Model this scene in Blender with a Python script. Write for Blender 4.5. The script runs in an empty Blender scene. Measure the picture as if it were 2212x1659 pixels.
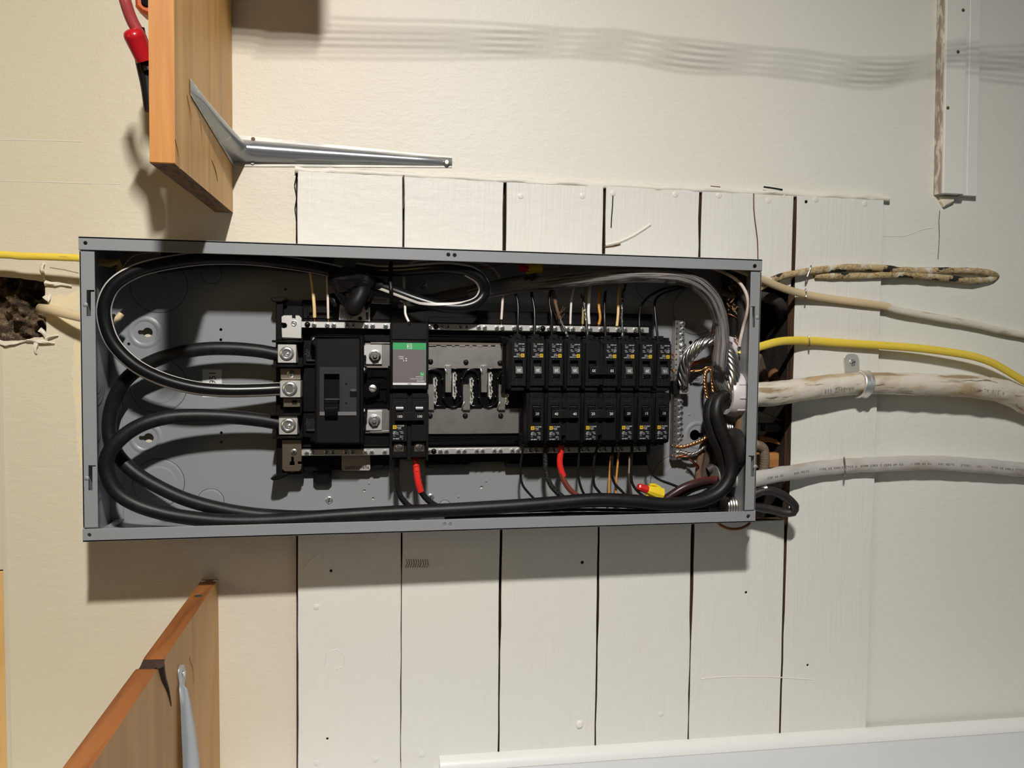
import bpy, bmesh, math, random
from mathutils import Vector, Matrix, noise
random.seed(11)
S = bpy.context.scene
COL = S.collection

# ------------------------------------------------------------------ camera
FPX = 1676.66
RC = Matrix(((0.9847163713, 0.0118516195, 0.1737619267),
             (-0.0034771465, 0.9988209862, -0.0484205218),
             (-0.1741309206, 0.0470762849, 0.9835965870)))
CX, CZ, CD = 0.34275, 0.23812, 1.09943        # camera: along the wall, up, out from the wall
RT = RC.transposed()
AX = Matrix(((1, 0, 0), (0, 0, -1), (0, 1, 0)))
cam_d = bpy.data.cameras.new('camera')
cam_d.sensor_width = 36.0
cam_d.lens = FPX / 2212.0 * 36.0
cam_d.clip_start = 0.01
cam = bpy.data.objects.new('camera', cam_d)
COL.objects.link(cam)
cam.matrix_world = Matrix.Translation((CX, -CD, CZ)) @ (AX @ RT).to_4x4()
S.camera = cam

# ------------------------------------------------------------------ world, lamps, exposure
S.view_settings.view_transform = 'Standard'
S.view_settings.look = 'None'
S.view_settings.exposure = 0.0
S.view_settings.gamma = 1.0
S.view_settings.use_curve_mapping = False
wd = bpy.data.worlds.new('room_ambience')
S.world = wd
wd.use_nodes = True
bgn = wd.node_tree.nodes['Background']
bgn.inputs['Color'].default_value = (1.0, 0.90, 0.74, 1)
bgn.inputs['Strength'].default_value = 0.027

LAMP = Vector((0.36, -1.29, 1.20))

def lamp(name, loc, power, size, color, aim, shape='DISK'):
    l = bpy.data.lights.new(name, 'AREA')
    l.shape = shape
    l.size = size
    l.energy = power
    l.color = color
    o = bpy.data.objects.new(name, l)
    COL.objects.link(o)
    o.location = loc
    o.rotation_euler = (Vector(aim)).to_track_quat('-Z', 'Y').to_euler()
    return o

# one ceiling fixture: a row of five small bulbs that shine down the wall
for k in range(5):
    a = k - 2
    lamp('ceiling_bulb', LAMP + Vector((0.016 * a, -0.018 * a, 0.036 * a)), 8.4, 0.03, (1.0, 0.965, 0.905), (-0.10, 0.05, -1.0))
# added weak warm fill from the shelf side, not a lamp of the room
lamp('warm_fill', (-1.6, -1.7, 0.55), 4.4, 0.9, (1.0, 0.72, 0.34), (1.5, 1.7, -0.35))
# and an added weak cool fill from the other side
lamp('cool_fill', (3.0, -1.8, 0.6), 2.6, 0.9, (0.66, 0.93, 1.0), (-1.6, 1.8, -0.4))

# ------------------------------------------------------------------ helpers
def ray(px, py):
    return RT @ Vector(((px - 1106.0) / FPX, -(py - 829.5) / FPX, -1.0))

def W(px, py, d):
    """The point at distance d from the wall that the photograph shows at (px, py)."""
    r = ray(px, py)
    t = (d - CD) / r.z
    return Vector((CX + t * r.x, -d, CZ + t * r.y))

def PX(px, py, d):
    """Metres per photograph pixel there."""
    return (W(px + 1, py, d) - W(px, py, d)).length

def PR(x0, y0, x1, y1, d):
    xm, ym = (x0 + x1) / 2, (y0 + y1) / 2
    return W(x0, ym, d).x, W(x1, ym, d).x, W(xm, y1, d).z, W(xm, y0, d).z

MATS = {}
ALONG = set()

def mat(name, col, rough=0.5, metal=0.0, bump=None, var=None, coat=0.0, spec=0.5, along=False):
    if name in MATS:
        return MATS[name]
    m = bpy.data.materials.new(name)
    m.use_nodes = True
    nt = m.node_tree
    p = nt.nodes['Principled BSDF']
    p.inputs['Base Color'].default_value = (*col, 1)
    p.inputs['Roughness'].default_value = rough
    p.inputs['Metallic'].default_value = metal
    p.inputs['Coat Weight'].default_value = coat
    p.inputs['Specular IOR Level'].default_value = spec
    tc = None
    def coords(stretch):
        nonlocal tc
        if tc is None:
            if along:
                tc = nt.nodes.new('ShaderNodeAttribute'); tc.attribute_name = 'along'
            else:
                tc = nt.nodes.new('ShaderNodeTexCoord')
        mp = nt.nodes.new('ShaderNodeMapping')
        mp.inputs['Scale'].default_value = stretch
        nt.links.new(tc.outputs['Vector' if along else 'Object'], mp.inputs['Vector'])
        return mp.outputs['Vector']
    def nz(scale, stretch, detail=4.0, rough_=0.55):
        n = nt.nodes.new('ShaderNodeTexNoise')
        n.inputs['Scale'].default_value = scale
        n.inputs['Detail'].default_value = detail
        n.inputs['Roughness'].default_value = rough_
        nt.links.new(coords(stretch), n.inputs['Vector'])
        return n.outputs['Fac']
    if var:
        layers = var if isinstance(var, list) else [var]
        prev = None
        for (scale, col2, stretch, lo, hi) in layers:
            r = nt.nodes.new('ShaderNodeMapRange')
            r.inputs['From Min'].default_value = lo
            r.inputs['From Max'].default_value = hi
            nt.links.new(nz(scale, stretch), r.inputs['Value'])
            mx = nt.nodes.new('ShaderNodeMix')
            mx.data_type = 'RGBA'
            mx.inputs['A'].default_value = (*col, 1)
            mx.inputs['B'].default_value = (*col2, 1)
            if prev is not None:
                nt.links.new(prev, mx.inputs['A'])
            nt.links.new(r.outputs['Result'], mx.inputs['Factor'])
            prev = mx.outputs['Result']
        nt.links.new(prev, p.inputs['Base Color'])
    if bump:
        layers = bump if isinstance(bump, list) else [bump]
        prev = None
        for (scale, strength, dist, stretch) in layers:
            b = nt.nodes.new('ShaderNodeBump')
            b.inputs['Strength'].default_value = strength
            b.inputs['Distance'].default_value = dist
            nt.links.new(nz(scale, stretch, 3.0), b.inputs['Height'])
            if prev is not None:
                nt.links.new(prev, b.inputs['Normal'])
            prev = b.outputs['Normal']
        nt.links.new(prev, p.inputs['Normal'])
    MATS[name] = m
    if along: ALONG.add(name)
    return m

U1 = (1, 1, 1)
def paint_light_cast(m):
    """Mixes warm light towards the shelves and cool light beyond into the paint colour."""
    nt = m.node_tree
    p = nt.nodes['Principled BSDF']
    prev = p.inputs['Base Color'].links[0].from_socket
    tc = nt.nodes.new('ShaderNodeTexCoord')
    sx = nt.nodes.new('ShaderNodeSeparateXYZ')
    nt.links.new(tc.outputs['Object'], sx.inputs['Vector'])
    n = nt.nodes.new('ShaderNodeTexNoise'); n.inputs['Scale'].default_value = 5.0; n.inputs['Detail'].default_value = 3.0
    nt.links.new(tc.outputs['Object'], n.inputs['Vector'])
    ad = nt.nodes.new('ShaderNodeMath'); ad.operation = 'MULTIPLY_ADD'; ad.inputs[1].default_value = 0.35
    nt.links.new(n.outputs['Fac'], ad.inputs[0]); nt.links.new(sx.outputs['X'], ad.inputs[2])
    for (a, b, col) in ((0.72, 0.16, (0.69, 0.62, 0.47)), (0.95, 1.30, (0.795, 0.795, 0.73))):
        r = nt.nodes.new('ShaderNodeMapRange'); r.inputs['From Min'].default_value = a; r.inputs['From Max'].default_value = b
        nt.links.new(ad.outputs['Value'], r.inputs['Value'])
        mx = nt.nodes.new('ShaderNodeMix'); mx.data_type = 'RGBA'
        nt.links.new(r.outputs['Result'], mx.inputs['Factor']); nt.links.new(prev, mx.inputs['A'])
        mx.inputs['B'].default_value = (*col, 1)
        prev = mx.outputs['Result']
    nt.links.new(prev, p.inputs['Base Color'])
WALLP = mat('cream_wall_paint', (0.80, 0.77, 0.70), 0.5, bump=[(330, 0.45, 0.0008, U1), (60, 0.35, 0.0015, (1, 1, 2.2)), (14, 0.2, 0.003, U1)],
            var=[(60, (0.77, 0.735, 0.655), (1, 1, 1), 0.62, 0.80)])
paint_light_cast(WALLP)  # warm to cool light cast put into the drywall colour
PLANKP = mat('cream_plank_paint', (0.785, 0.77, 0.728), 0.45, bump=[(260, 0.55, 0.0010, (1, 1, 0.04)), (60, 0.40, 0.0014, (0.6, 1, 1.6)), (420, 0.3, 0.0005, U1), (18, 0.35, 0.004, (1, 1, 0.4))],
             var=[(3.0, (0.78, 0.77, 0.715), U1, 0.4, 0.62), (120, (0.74, 0.70, 0.61), (1, 1, 0.1), 0.62, 0.85)])
TRIMP = mat('white_trim_paint', (0.83, 0.82, 0.77), 0.35, bump=[(140, 0.3, 0.0006, (1, 1, 0.15))])
TRIMW = mat('white_satin_paint', (0.82, 0.82, 0.80), 0.4, bump=[(300, 0.2, 0.0004, U1)])
WALLG = mat('pale_grey_wall_paint', (0.66, 0.675, 0.70), 0.5, bump=[(260, 0.2, 0.0005, U1)])
BAREW = mat('bare_old_wood', (0.16, 0.085, 0.04), 0.8, var=[(90, (0.05, 0.03, 0.018), (1, 1, 0.1), 0.4, 0.65)], bump=[(200, 0.5, 0.001, (1, 1, 0.1))])
DARKW = mat('dark_wood', (0.030, 0.021, 0.015), 0.9, var=[(60, (0.012, 0.009, 0.007), U1, 0.4, 0.65)])  # near-black brown wood behind the planks and round the opening
PINE = mat('pale_pine', (0.72, 0.45, 0.17), 0.55, var=[(30, (0.62, 0.30, 0.08), (1, 1, 0.15), 0.5, 0.68)])
SHELF2 = mat('brown_shelf_face', (0.58, 0.305, 0.10), 0.5, var=[(45, (0.46, 0.225, 0.065), (1, 0.5, 0.08), 0.40, 0.62), (9, (0.62, 0.33, 0.11), (1, 1, 0.3), 0.5, 0.7), (120, (0.30, 0.14, 0.04), (1, 0.5, 0.1), 0.66, 0.8)], bump=[(160, 0.25, 0.0006, (1, 0.5, 0.08))])
SHELF = mat('tan_shelf_face', (0.78, 0.43, 0.135), 0.5, var=[(45, (0.60, 0.31, 0.09), (1, 1, 0.06), 0.40, 0.62), (9, (0.78, 0.46, 0.17), (1, 1, 0.2), 0.5, 0.7), (120, (0.36, 0.21, 0.09), (1, 1, 0.08), 0.66, 0.8)],
            bump=[(160, 0.25, 0.0006, (1, 1, 0.05))])  # tan wood, paler and less orange than the edge
SHELFE = mat('orange_shelf_edge', (0.50, 0.215, 0.052), 0.48, var=[(70, (0.43, 0.17, 0.036), (1, 1, 0.08), 0.42, 0.65)], bump=[(220, 0.3, 0.0006, (1, 1, 0.1))])
SHELFD = mat('sawn_shelf_end', (0.22, 0.12, 0.05), 0.7, var=[(200, (0.10, 0.05, 0.02), (1, 0.2, 1), 0.45, 0.65)], bump=[(300, 0.6, 0.001, U1)])
SHELF2E = mat('reddish_shelf_end', (0.30, 0.105, 0.028), 0.45, var=[(60, (0.15, 0.045, 0.013), (1, 0.10, 1), 0.44, 0.66), (14, (0.40, 0.17, 0.05), (1, 0.4, 1), 0.55, 0.75)], bump=[(160, 0.4, 0.0008, (1, 0.2, 1))])
BURN = mat('burnt_crack', (0.035, 0.014, 0.008), 0.8)
ENAM = mat('grey_enamel', (0.272, 0.284, 0.299), 0.38, bump=[(900, 0.08, 0.0003, U1)])
ENAMD = mat('enamel_cut_edge', (0.03, 0.03, 0.032), 0.6)
BLK = mat('black_plastic', (0.0045, 0.0045, 0.005), 0.40, spec=0.24, bump=[(1500, 0.12, 0.0002, U1)])
BLKM = mat('matte_black_plastic', (0.0072, 0.0072, 0.0076), 0.48, spec=0.22, bump=[(1200, 0.2, 0.0003, U1)])
BLKG = mat('gloss_black_plastic', (0.0045, 0.0045, 0.005), 0.22, spec=0.35)
GRYP = mat('charcoal_plastic', (0.026, 0.026, 0.028), 0.5, spec=0.35, bump=[(1500, 0.2, 0.0002, U1)])
GRYH = mat('grey_handle_plastic', (0.075, 0.077, 0.08), 0.45)  # plain grey on the button; on upper handles it carries painted light
VOID = mat('dark_recess', (0.004, 0.004, 0.004), 0.9)
RUB = mat('black_cable_jacket', (0.0085, 0.0085, 0.009), 0.46, spec=0.32, bump=[(240, 0.25, 0.0005, U1)], var=(60, (0.016, 0.0155, 0.0155), U1, 0.5, 0.75))
RUBG = mat('glossy_black_jacket', (0.006, 0.006, 0.007), 0.30, spec=0.4)
TAPE = mat('black_tape', (0.006, 0.006, 0.007), 0.25, spec=0.4, bump=[(55, 0.5, 0.003, U1), (160, 0.3, 0.001, (1, 1, 3))])
WSTR = mat('white_stripe', (0.74, 0.70, 0.66), 0.4)
ZINC = mat('bright_zinc', (0.90, 0.885, 0.86), 0.42, 0.85, bump=[(500, 0.15, 0.0003, (1, 1, 0.2))])
TIN = mat('tinned_bus_metal', (0.56, 0.535, 0.51), 0.38, 0.95, bump=[(700, 0.2, 0.0003, U1)], var=[(500, (0.66, 0.64, 0.62), U1, 0.58, 0.75), (25, (0.44, 0.415, 0.395), U1, 0.45, 0.65)])
TINW = mat('brown_reflection_metal', (0.50, 0.42, 0.34), 0.36, 1.0)  # brown reflection of the room put into the metal colour
STEEL = mat('screw_steel', (0.86, 0.87, 0.89), 0.25, 0.9)
STEELD = mat('dull_steel', (0.40, 0.38, 0.35), 0.4, 1.0)
SLOT = mat('screw_slot', (0.02, 0.02, 0.02), 0.6)
BRKT = mat('grey_painted_bracket', (0.30, 0.315, 0.34), 0.28, 0.6, bump=[(40, 0.35, 0.0014, (0.5, 1, 1))], var=[(60, (0.60, 0.585, 0.55), (0.10, 1, 1), 0.63, 0.70)])
BRKF = mat('paint_smeared_flange', (0.50, 0.49, 0.47), 0.45, 0.2, var=[(60, (0.80, 0.77, 0.69), (0.2, 1, 1), 0.42, 0.58)])
BRK2 = mat('grey_strap_metal', (0.50, 0.53, 0.57), 0.35, 0.5)
ALU = mat('bare_aluminium', (0.82, 0.82, 0.82), 0.24, 1.0)
COP = mat('bare_copper', (0.80, 0.42, 0.20), 0.28, 1.0)
COPD = mat('tarnished_copper', (0.36, 0.15, 0.08), 0.35, 1.0)
GSTR = mat('weathered_grey_jacket', (0.20, 0.185, 0.18), 0.45, var=[(330, (0.03, 0.028, 0.026), (0.035, 1, 1), 0.50, 0.62), (420, (0.42, 0.39, 0.37), (0.03, 1, 1), 0.56, 0.68), (26, (0.02, 0.019, 0.018), (0.7, 1, 1), 0.60, 0.64)], bump=[(330, 0.6, 0.0010, (0.035, 1, 1))], along=True)
WHT = mat('white_wire', (0.78, 0.66, 0.60), 0.4)
WHTB = mat('bright_white_wire', (0.82, 0.80, 0.76), 0.4)
CRM = mat('cream_wire', (0.80, 0.56, 0.27), 0.45)
ORG = mat('amber_wire', (0.66, 0.30, 0.06), 0.45, var=(300, (0.45, 0.16, 0.03), U1, 0.5, 0.7))
OLV = mat('olive_wire', (0.36, 0.27, 0.10), 0.5)
BRNC = mat('brown_cloth', (0.17, 0.095, 0.055), 0.9, bump=[(900, 0.8, 0.001, U1)])
DRED = mat('dark_red_wire', (0.17, 0.035, 0.022), 0.4)
DREDK = mat('dark_red_black_wire', (0.035, 0.014, 0.014), 0.35, var=(50, (0.12, 0.022, 0.02), (0.3, 1, 1), 0.5, 0.62), along=True)
RED = mat('red_tape', (0.76, 0.028, 0.022), 0.35, bump=[(200, 0.5, 0.001, (0.4, 1, 2))], along=True)
REDP = mat('red_plastic', (0.66, 0.02, 0.02), 0.35)
REDG = mat('red_grip', (0.45, 0.010, 0.018), 0.25)
ORGP = mat('orange_plastic', (0.52, 0.10, 0.02), 0.45)
YEL = mat('yellow_jacket', (0.86, 0.64, 0.075), 0.38, var=[(300, (0.50, 0.35, 0.05), (0.15, 1, 1), 0.63, 0.78)], along=True)
YELP = mat('yellow_plastic', (0.85, 0.62, 0.03), 0.35)
TANJ = mat('tan_cable_jacket', (0.70, 0.55, 0.34), 0.5, var=[(60, (0.60, 0.45, 0.26), (0.2, 1, 1), 0.5, 0.7)], along=True)
PNTJ = mat('painted_cable_jacket', (0.72, 0.67, 0.57), 0.5, var=[(120, (0.45, 0.36, 0.24), (0.2, 1, 1), 0.56, 0.7)], bump=[(200, 0.5, 0.001, (0.3, 1, 1))], along=True)
CLOTH = mat('old_cloth_jacket', (0.56, 0.42, 0.22), 0.85, var=[(300, (0.30, 0.21, 0.11), (0.8, 1, 1), 0.50, 0.62), (60, (0.70, 0.66, 0.56), U1, 0.54, 0.64), (70, (0.02, 0.018, 0.015), (0.5, 1, 1), 0.57, 0.61)],
            bump=[(700, 0.9, 0.002, (1, 0.4, 0.4))], along=True)
SEJ = mat('dirty_white_jacket', (0.70, 0.64, 0.55), 0.5, var=[(34, (0.50, 0.37, 0.22), (0.4, 1, 1), 0.50, 0.66), (150, (0.20, 0.15, 0.10), (0.2, 1, 1), 0.60, 0.68), (60, (0.34, 0.25, 0.15), (0.15, 1, 1), 0.57, 0.66)], bump=[(60, 0.5, 0.002, (0.3, 1, 1))], along=True)
SEG = mat('grey_service_jacket', (0.52, 0.495, 0.47), 0.5, var=[(40, (0.42, 0.36, 0.30), (0.4, 1, 1), 0.5, 0.7)], bump=[(70, 0.4, 0.0015, (0.3, 1, 1))], along=True)
LOOP = mat('grimy_black_rubber', (0.018, 0.016, 0.014), 0.55, var=(90, (0.07, 0.04, 0.02), U1, 0.6, 0.75))
BUSH = mat('white_nylon', (0.62, 0.58, 0.60), 0.35)
CONN = mat('cast_zinc_fitting', (0.52, 0.51, 0.45), 0.35, 0.8)
PRINT = mat('white_print', (0.78, 0.78, 0.80), 0.5)
PRINTD = mat('dim_print', (0.16, 0.16, 0.165), 0.5)
BPRINT = mat('black_print', (0.015, 0.015, 0.018), 0.6)
YSQ = mat('yellow_print', (0.78, 0.50, 0.02), 0.5)
GRN = mat('green_print', (0.055, 0.36, 0.13), 0.4)
LABG = mat('grey_label', (0.145, 0.130, 0.135), 0.5, bump=[(2500, 0.15, 0.0002, U1)])
LABK = mat('black_label', (0.006, 0.006, 0.007), 0.4)
STKR = mat('foil_sticker', (0.55, 0.52, 0.50), 0.4, 0.3)
STKW = mat('white_sticker', (0.78, 0.77, 0.78), 0.4)
INSU = mat('brown_insulation', (0.20, 0.135, 0.075), 0.95, var=[(40, (0.06, 0.038, 0.022), U1, 0.42, 0.6), (120, (0.42, 0.33, 0.21), U1, 0.55, 0.70)], bump=[(160, 1.0, 0.004, U1), (500, 1.0, 0.003, U1)])
TORN = mat('torn_gypsum_paper', (0.78, 0.72, 0.60), 0.8, bump=[(300, 0.6, 0.001, U1)])
CAULK = mat('cream_caulk', (0.80, 0.77, 0.69), 0.5, bump=[(200, 0.4, 0.001, U1)])
OLDC = mat('corroded_strands', (0.12, 0.065, 0.035), 0.55, 0.4)

LOCS = {}

class MB:
    def __init__(s, M=None):
        s.v, s.f, s.m, s.M, s.uv = [], [], [], M, []
    def add(s, vs, fs, mi=0, uv=None):
        b = len(s.v)
        s.v += [(s.M @ Vector(v)) if s.M is not None else Vector(v) for v in vs]
        s.f += [tuple(i + b for i in f) for f in fs]
        s.m += [mi] * len(fs)
        s.uv += uv if uv else [(0.0, 0.0, 0.0)] * len(vs)
        return s
    def box(s, x0, x1, d0, d1, z0, z1, c=0.0, mi=0):
        x0, x1 = min(x0, x1), max(x0, x1); d0, d1 = min(d0, d1), max(d0, d1); z0, z1 = min(z0, z1), max(z0, z1)
        lo, hi = (x0, -d1, z0), (x1, -d0, z1)
        c = min(c, 0.45 * (x1 - x0), 0.45 * (d1 - d0), 0.45 * (z1 - z0))
        cor = [(i, j, k) for i in (0, 1) for j in (0, 1) for k in (0, 1)]
        if c <= 0:
            vs = [tuple((hi if b else lo)[a] for a, b in enumerate(q)) for q in cor]
            return s.add(vs, [(0, 1, 3, 2), (4, 6, 7, 5), (0, 4, 5, 1), (2, 3, 7, 6), (0, 2, 6, 4), (1, 5, 7, 3)], mi)
        vs, ix = [], {}
        for q in cor:
            for a in range(3):
                p = []
                for b in range(3):
                    e = hi[b] if q[b] else lo[b]
                    if b != a:
                        e += -c if q[b] else c
                    p.append(e)
                ix[q, a] = len(vs); vs.append(p)
        fs = []
        for a in range(3):
            b, e = (a + 1) % 3, (a + 2) % 3
            for sg in (0, 1):
                ring = []
                for (y, z) in ((0, 0), (1, 0), (1, 1), (0, 1)):
                    q = [0, 0, 0]; q[a] = sg; q[b] = y; q[e] = z
                    ring.append(ix[tuple(q), a])
                fs.append(tuple(ring) if sg else tuple(reversed(ring)))
        for a in range(3):                       # edges along axis a
            b, e = (a + 1) % 3, (a + 2) % 3
            for y in (0, 1):
                for z in (0, 1):
                    q0 = [0, 0, 0]; q0[b] = y; q0[e] = z
                    q1 = list(q0); q1[a] = 1
                    q0, q1 = tuple(q0), tuple(q1)
                    r = (ix[q0, b], ix[q1, b], ix[q1, e], ix[q0, e])
                    fs.append(r if (y == z) else tuple(reversed(r)))
        for q in cor:
            r = (ix[q, 0], ix[q, 1], ix[q, 2])
            fs.append(r if (sum(q) % 2) else tuple(reversed(r)))
        return s.add(vs, fs, mi)
    def pbox(s, x0, y0, x1, y1, d0, d1, c=0.0004, mi=0):
        X0, X1, Z0, Z1 = PR(x0, y0, x1, y1, d1)
        return s.box(X0, X1, d0, d1, Z0, Z1, c, mi)
    def lathe(s, c, ax, prof, seg=16, mi=0, cap=True):
        """Profile of (radius, height) turned round the axis ax through c (Blender coordinates)."""
        c = Vector(c); ax = Vector(ax).normalized()
        u = ax.orthogonal().normalized(); w = ax.cross(u)
        vs, fs = [], []
        for (r, h) in prof:
            for i in range(seg):
                t = 2 * math.pi * (i + 0.5) / seg
                vs.append(c + ax * h + (u * math.cos(t) + w * math.sin(t)) * max(r, 1e-6))
        n = len(prof)
        for j in range(n - 1):
            for i in range(seg):
                k = (i + 1) % seg
                fs.append((j * seg + i, j * seg + k, (j + 1) * seg + k, (j + 1) * seg + i))
        if cap and prof[0][0] > 1e-6:
            fs.append(tuple(reversed(range(seg))))
        if cap and prof[-1][0] > 1e-6:
            fs.append(tuple(range((n - 1) * seg, n * seg)))
        return s.add(vs, fs, mi)
    def cyl(s, c, ax, r, h, seg=16, ch=0.0, mi=0):
        pr = [(r, 0), (r, h - ch), (r - ch, h)] if ch else [(r, 0), (r, h)]
        return s.lathe(c, ax, pr, seg, mi)
    def disc(s, px, py, d0, d1, rpx, seg=16, ch=0.0003, mi=0):
        p = W(px, py, d1)
        return s.cyl((p.x, -d0, p.z), (0, -1, 0), rpx * PX(px, py, d1), d1 - d0, seg, ch, mi)
    def prism(s, poly, d0, d1, c=0.0, mi=0):
        n = len(poly)
        area = sum(poly[i][0] * poly[(i + 1) % n][1] - poly[(i + 1) % n][0] * poly[i][1] for i in range(n))
        if area < 0:
            poly = poly[::-1]
        def inset(c):
            out = []
            for i in range(n):
                a, b, e = Vector(poly[i - 1]), Vector(poly[i]), Vector(poly[(i + 1) % n])
                t1, t2 = (b - a).normalized(), (e - b).normalized()
                n1, n2 = Vector((-t1.y, t1.x)), Vector((-t2.y, t2.x))
                m = n1 + n2
                k = m.length_squared
                m = m * (2 / k) if k > 0.5 else n1
                out.append((b.x + m.x * c, b.y + m.y * c))
            return out
        rings = [(poly, d0), (poly, d1 - c)] + ([(inset(c), d1)] if c else [])
        vs = [(x, -d, z) for (pl, d) in rings for (x, z) in pl]
        fs = [tuple(reversed(range(n)))]
        for j in range(len(rings) - 1):
            for i in range(n):
                k = (i + 1) % n
                fs.append((j * n + i, j * n + k, (j + 1) * n + k, (j + 1) * n + i))
        fs.append(tuple(range((len(rings) - 1) * n, len(rings) * n)))
        return s.add(vs, fs, mi)
    def pprism(s, pts, d0, d1, c=0.0004, mi=0):
        return s.prism([(lambda p: (p.x, p.z))(W(x, y, d1)) for (x, y) in pts], d0, d1, c, mi)
    def plate(s, outer, holes, d0, d1, bev=0.0, mi=0):
        """A sheet with holes: outlines in (x, z)."""
        cu = bpy.data.curves.new('sheet', 'CURVE')
        cu.dimensions = '2D'; cu.fill_mode = 'BOTH'
        cu.extrude = max((d1 - d0) / 2 - bev, 1e-5); cu.bevel_depth = bev; cu.bevel_resolution = 0; cu.offset = -bev
        for loop in [outer] + holes:
            sp = cu.splines.new('POLY'); sp.points.add(len(loop) - 1); sp.use_cyclic_u = True
            for p, q in zip(sp.points, loop):
                p.co = (q[0], q[1], 0, 1)
        vs, fs = curve_mesh(cu)
        dm = (d0 + d1) / 2
        return s.add([(v[0], -(dm + v[2]), v[1]) for v in vs], fs, mi)
    def tube(s, pts, r, seg=10, step=0.006, mi=0, caps=True, ry=None, a0=None, a1=None, lift=0.0, wob=0.0, tw=None, r_of=None):
        P, T, R = sample(pts, r, step)
        fr = frames(P, T)
        vs, fs, uv, run = [], [], [], 0.0
        n = len(P)
        full = a0 is None
        m = seg if full else seg + 1
        for i in range(n):
            nn, bb = fr[i]
            rr = R[i] + lift
            if i: run += (P[i] - P[i - 1]).length
            dtw = tw(i / (n - 1)) if tw else 0.0
            k = (ry / r if (ry is not None and not callable(r)) else 1.0)
            for j in range(m):
                t = (2 * math.pi * j / seg) if full else (a0 + (a1 - a0) * j / seg) + dtw
                q = rr
                if wob:
                    q = rr * (1 + wob * noise.noise((P[i] + nn * math.cos(t) * 0.02 + bb * math.sin(t) * 0.02) * 60))
                vs.append(P[i] + nn * (math.cos(t) * q * k) + bb * (math.sin(t) * q))
                uv.append((run, math.cos(t) * R[i], math.sin(t) * R[i]))
        for i in range(n - 1):
            for j in range(seg):
                k2 = (j + 1) % m
                fs.append((i * m + j, (i + 1) * m + j, (i + 1) * m + k2, i * m + k2))
        if caps and full:
            fs.append(tuple(range(m)))
            fs.append(tuple(reversed(range((n - 1) * m, n * m))))
        return s.add(vs, fs, mi, uv)
    def rope(s, pts, R, n=7, rs=None, pitch=0.04, seg=5, step=0.004, mi=0, core=True):
        """n strands laid round a path."""
        rs = rs or R * math.sin(math.pi / n) * 1.08
        P, T, RR = sample(pts, R, step)
        fr = frames(P, T)
        L = [0]
        for i in range(1, len(P)):
            L.append(L[-1] + (P[i] - P[i - 1]).length)
        for k in range(n):
            q = []
            for i in range(len(P)):
                t = 2 * math.pi * (k / n + L[i] / pitch)
                q.append(P[i] + (fr[i][0] * math.cos(t) + fr[i][1] * math.sin(t)) * (RR[i] - rs))
            s.tube(q, rs, seg, 1.0, mi)
        if core:
            s.tube(P, max(R - 1.6 * rs, R * 0.3), 6, 1.0, mi)
        return s
    def text(s, st, size, c, rot=0.0, mi=0, M=None, sx=1.0):
        vs, fs = text_mesh(st)
        ca, sa = math.cos(rot), math.sin(rot)
        out = []
        for (x, y) in vs:
            x, y = x * size * sx, y * size
            x, y = x * ca - y * sa, x * sa + y * ca
            out.append((M @ Vector((x, y, 0))) if M is not None else (c[0] + x, -c[1], c[2] + y))
        return s.add(out, fs, mi)

def curve_mesh(cu):
    o = bpy.data.objects.new('scratch', cu)
    COL.objects.link(o)
    dg = bpy.context.evaluated_depsgraph_get()
    me = bpy.data.meshes.new_from_object(o.evaluated_get(dg))
    vs = [tuple(v.co) for v in me.vertices]
    fs = [tuple(p.vertices) for p in me.polygons]
    bpy.data.objects.remove(o); bpy.data.meshes.remove(me); bpy.data.curves.remove(cu)
    return vs, fs

TXT = {}

def text_mesh(st):
    if st not in TXT:
        cu = bpy.data.curves.new('lettering', 'FONT')
        cu.body = st; cu.size = 1.0; cu.align_x = 'CENTER'; cu.align_y = 'CENTER'; cu.resolution_u = 3; cu.fill_mode = 'FRONT'; cu.offset = 0.0
        vs, fs = curve_mesh(cu)
        TXT[st] = ([(v[0], v[1]) for v in vs], fs)
    return TXT[st]

def sample(pts, r, step):
    """Catmull-Rom through the points; points may be (px, py, d) tuples or Vectors."""
    Q = [p if isinstance(p, Vector) else W(*p) for p in pts]
    n = len(Q)
    P, Rr = [], []
    rad = (lambda t: r(t)) if callable(r) else (lambda t: r)
    for i in range(n - 1):
        a, b, c, e = Q[max(i - 1, 0)], Q[i], Q[i + 1], Q[min(i + 2, n - 1)]
        k = max(1, int((c - b).length / step))
        for j in range(k):
            t = j / k
            P.append(0.5 * ((2 * b) + (c - a) * t + (2 * a - 5 * b + 4 * c - e) * t * t + (3 * b - a - 3 * c + e) * t ** 3))
            Rr.append(rad((i + t) / (n - 1)))
    P.append(Q[-1]); Rr.append(rad(1.0))
    T = []
    for i in range(len(P)):
        T.append((P[min(i + 1, len(P) - 1)] - P[max(i - 1, 0)]).normalized())
    return P, T, Rr

def frames(P, T):
    out, prev = [], None
    for t in T:
        n = Vector((0, -1, 0)) - t * (-t.y)
        if n.length < 0.25:
            n = (prev - t * prev.dot(t)) if prev is not None else t.orthogonal()
        elif prev is not None and n.length < 0.5:
            p = prev - t * prev.dot(t)
            n = n.normalized() * (n.length - 0.25) * 4 + p * (0.5 - n.length) * 4
        n = n.normalized(); prev = n
        out.append((n, n.cross(t).normalized()))
    return out

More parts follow.
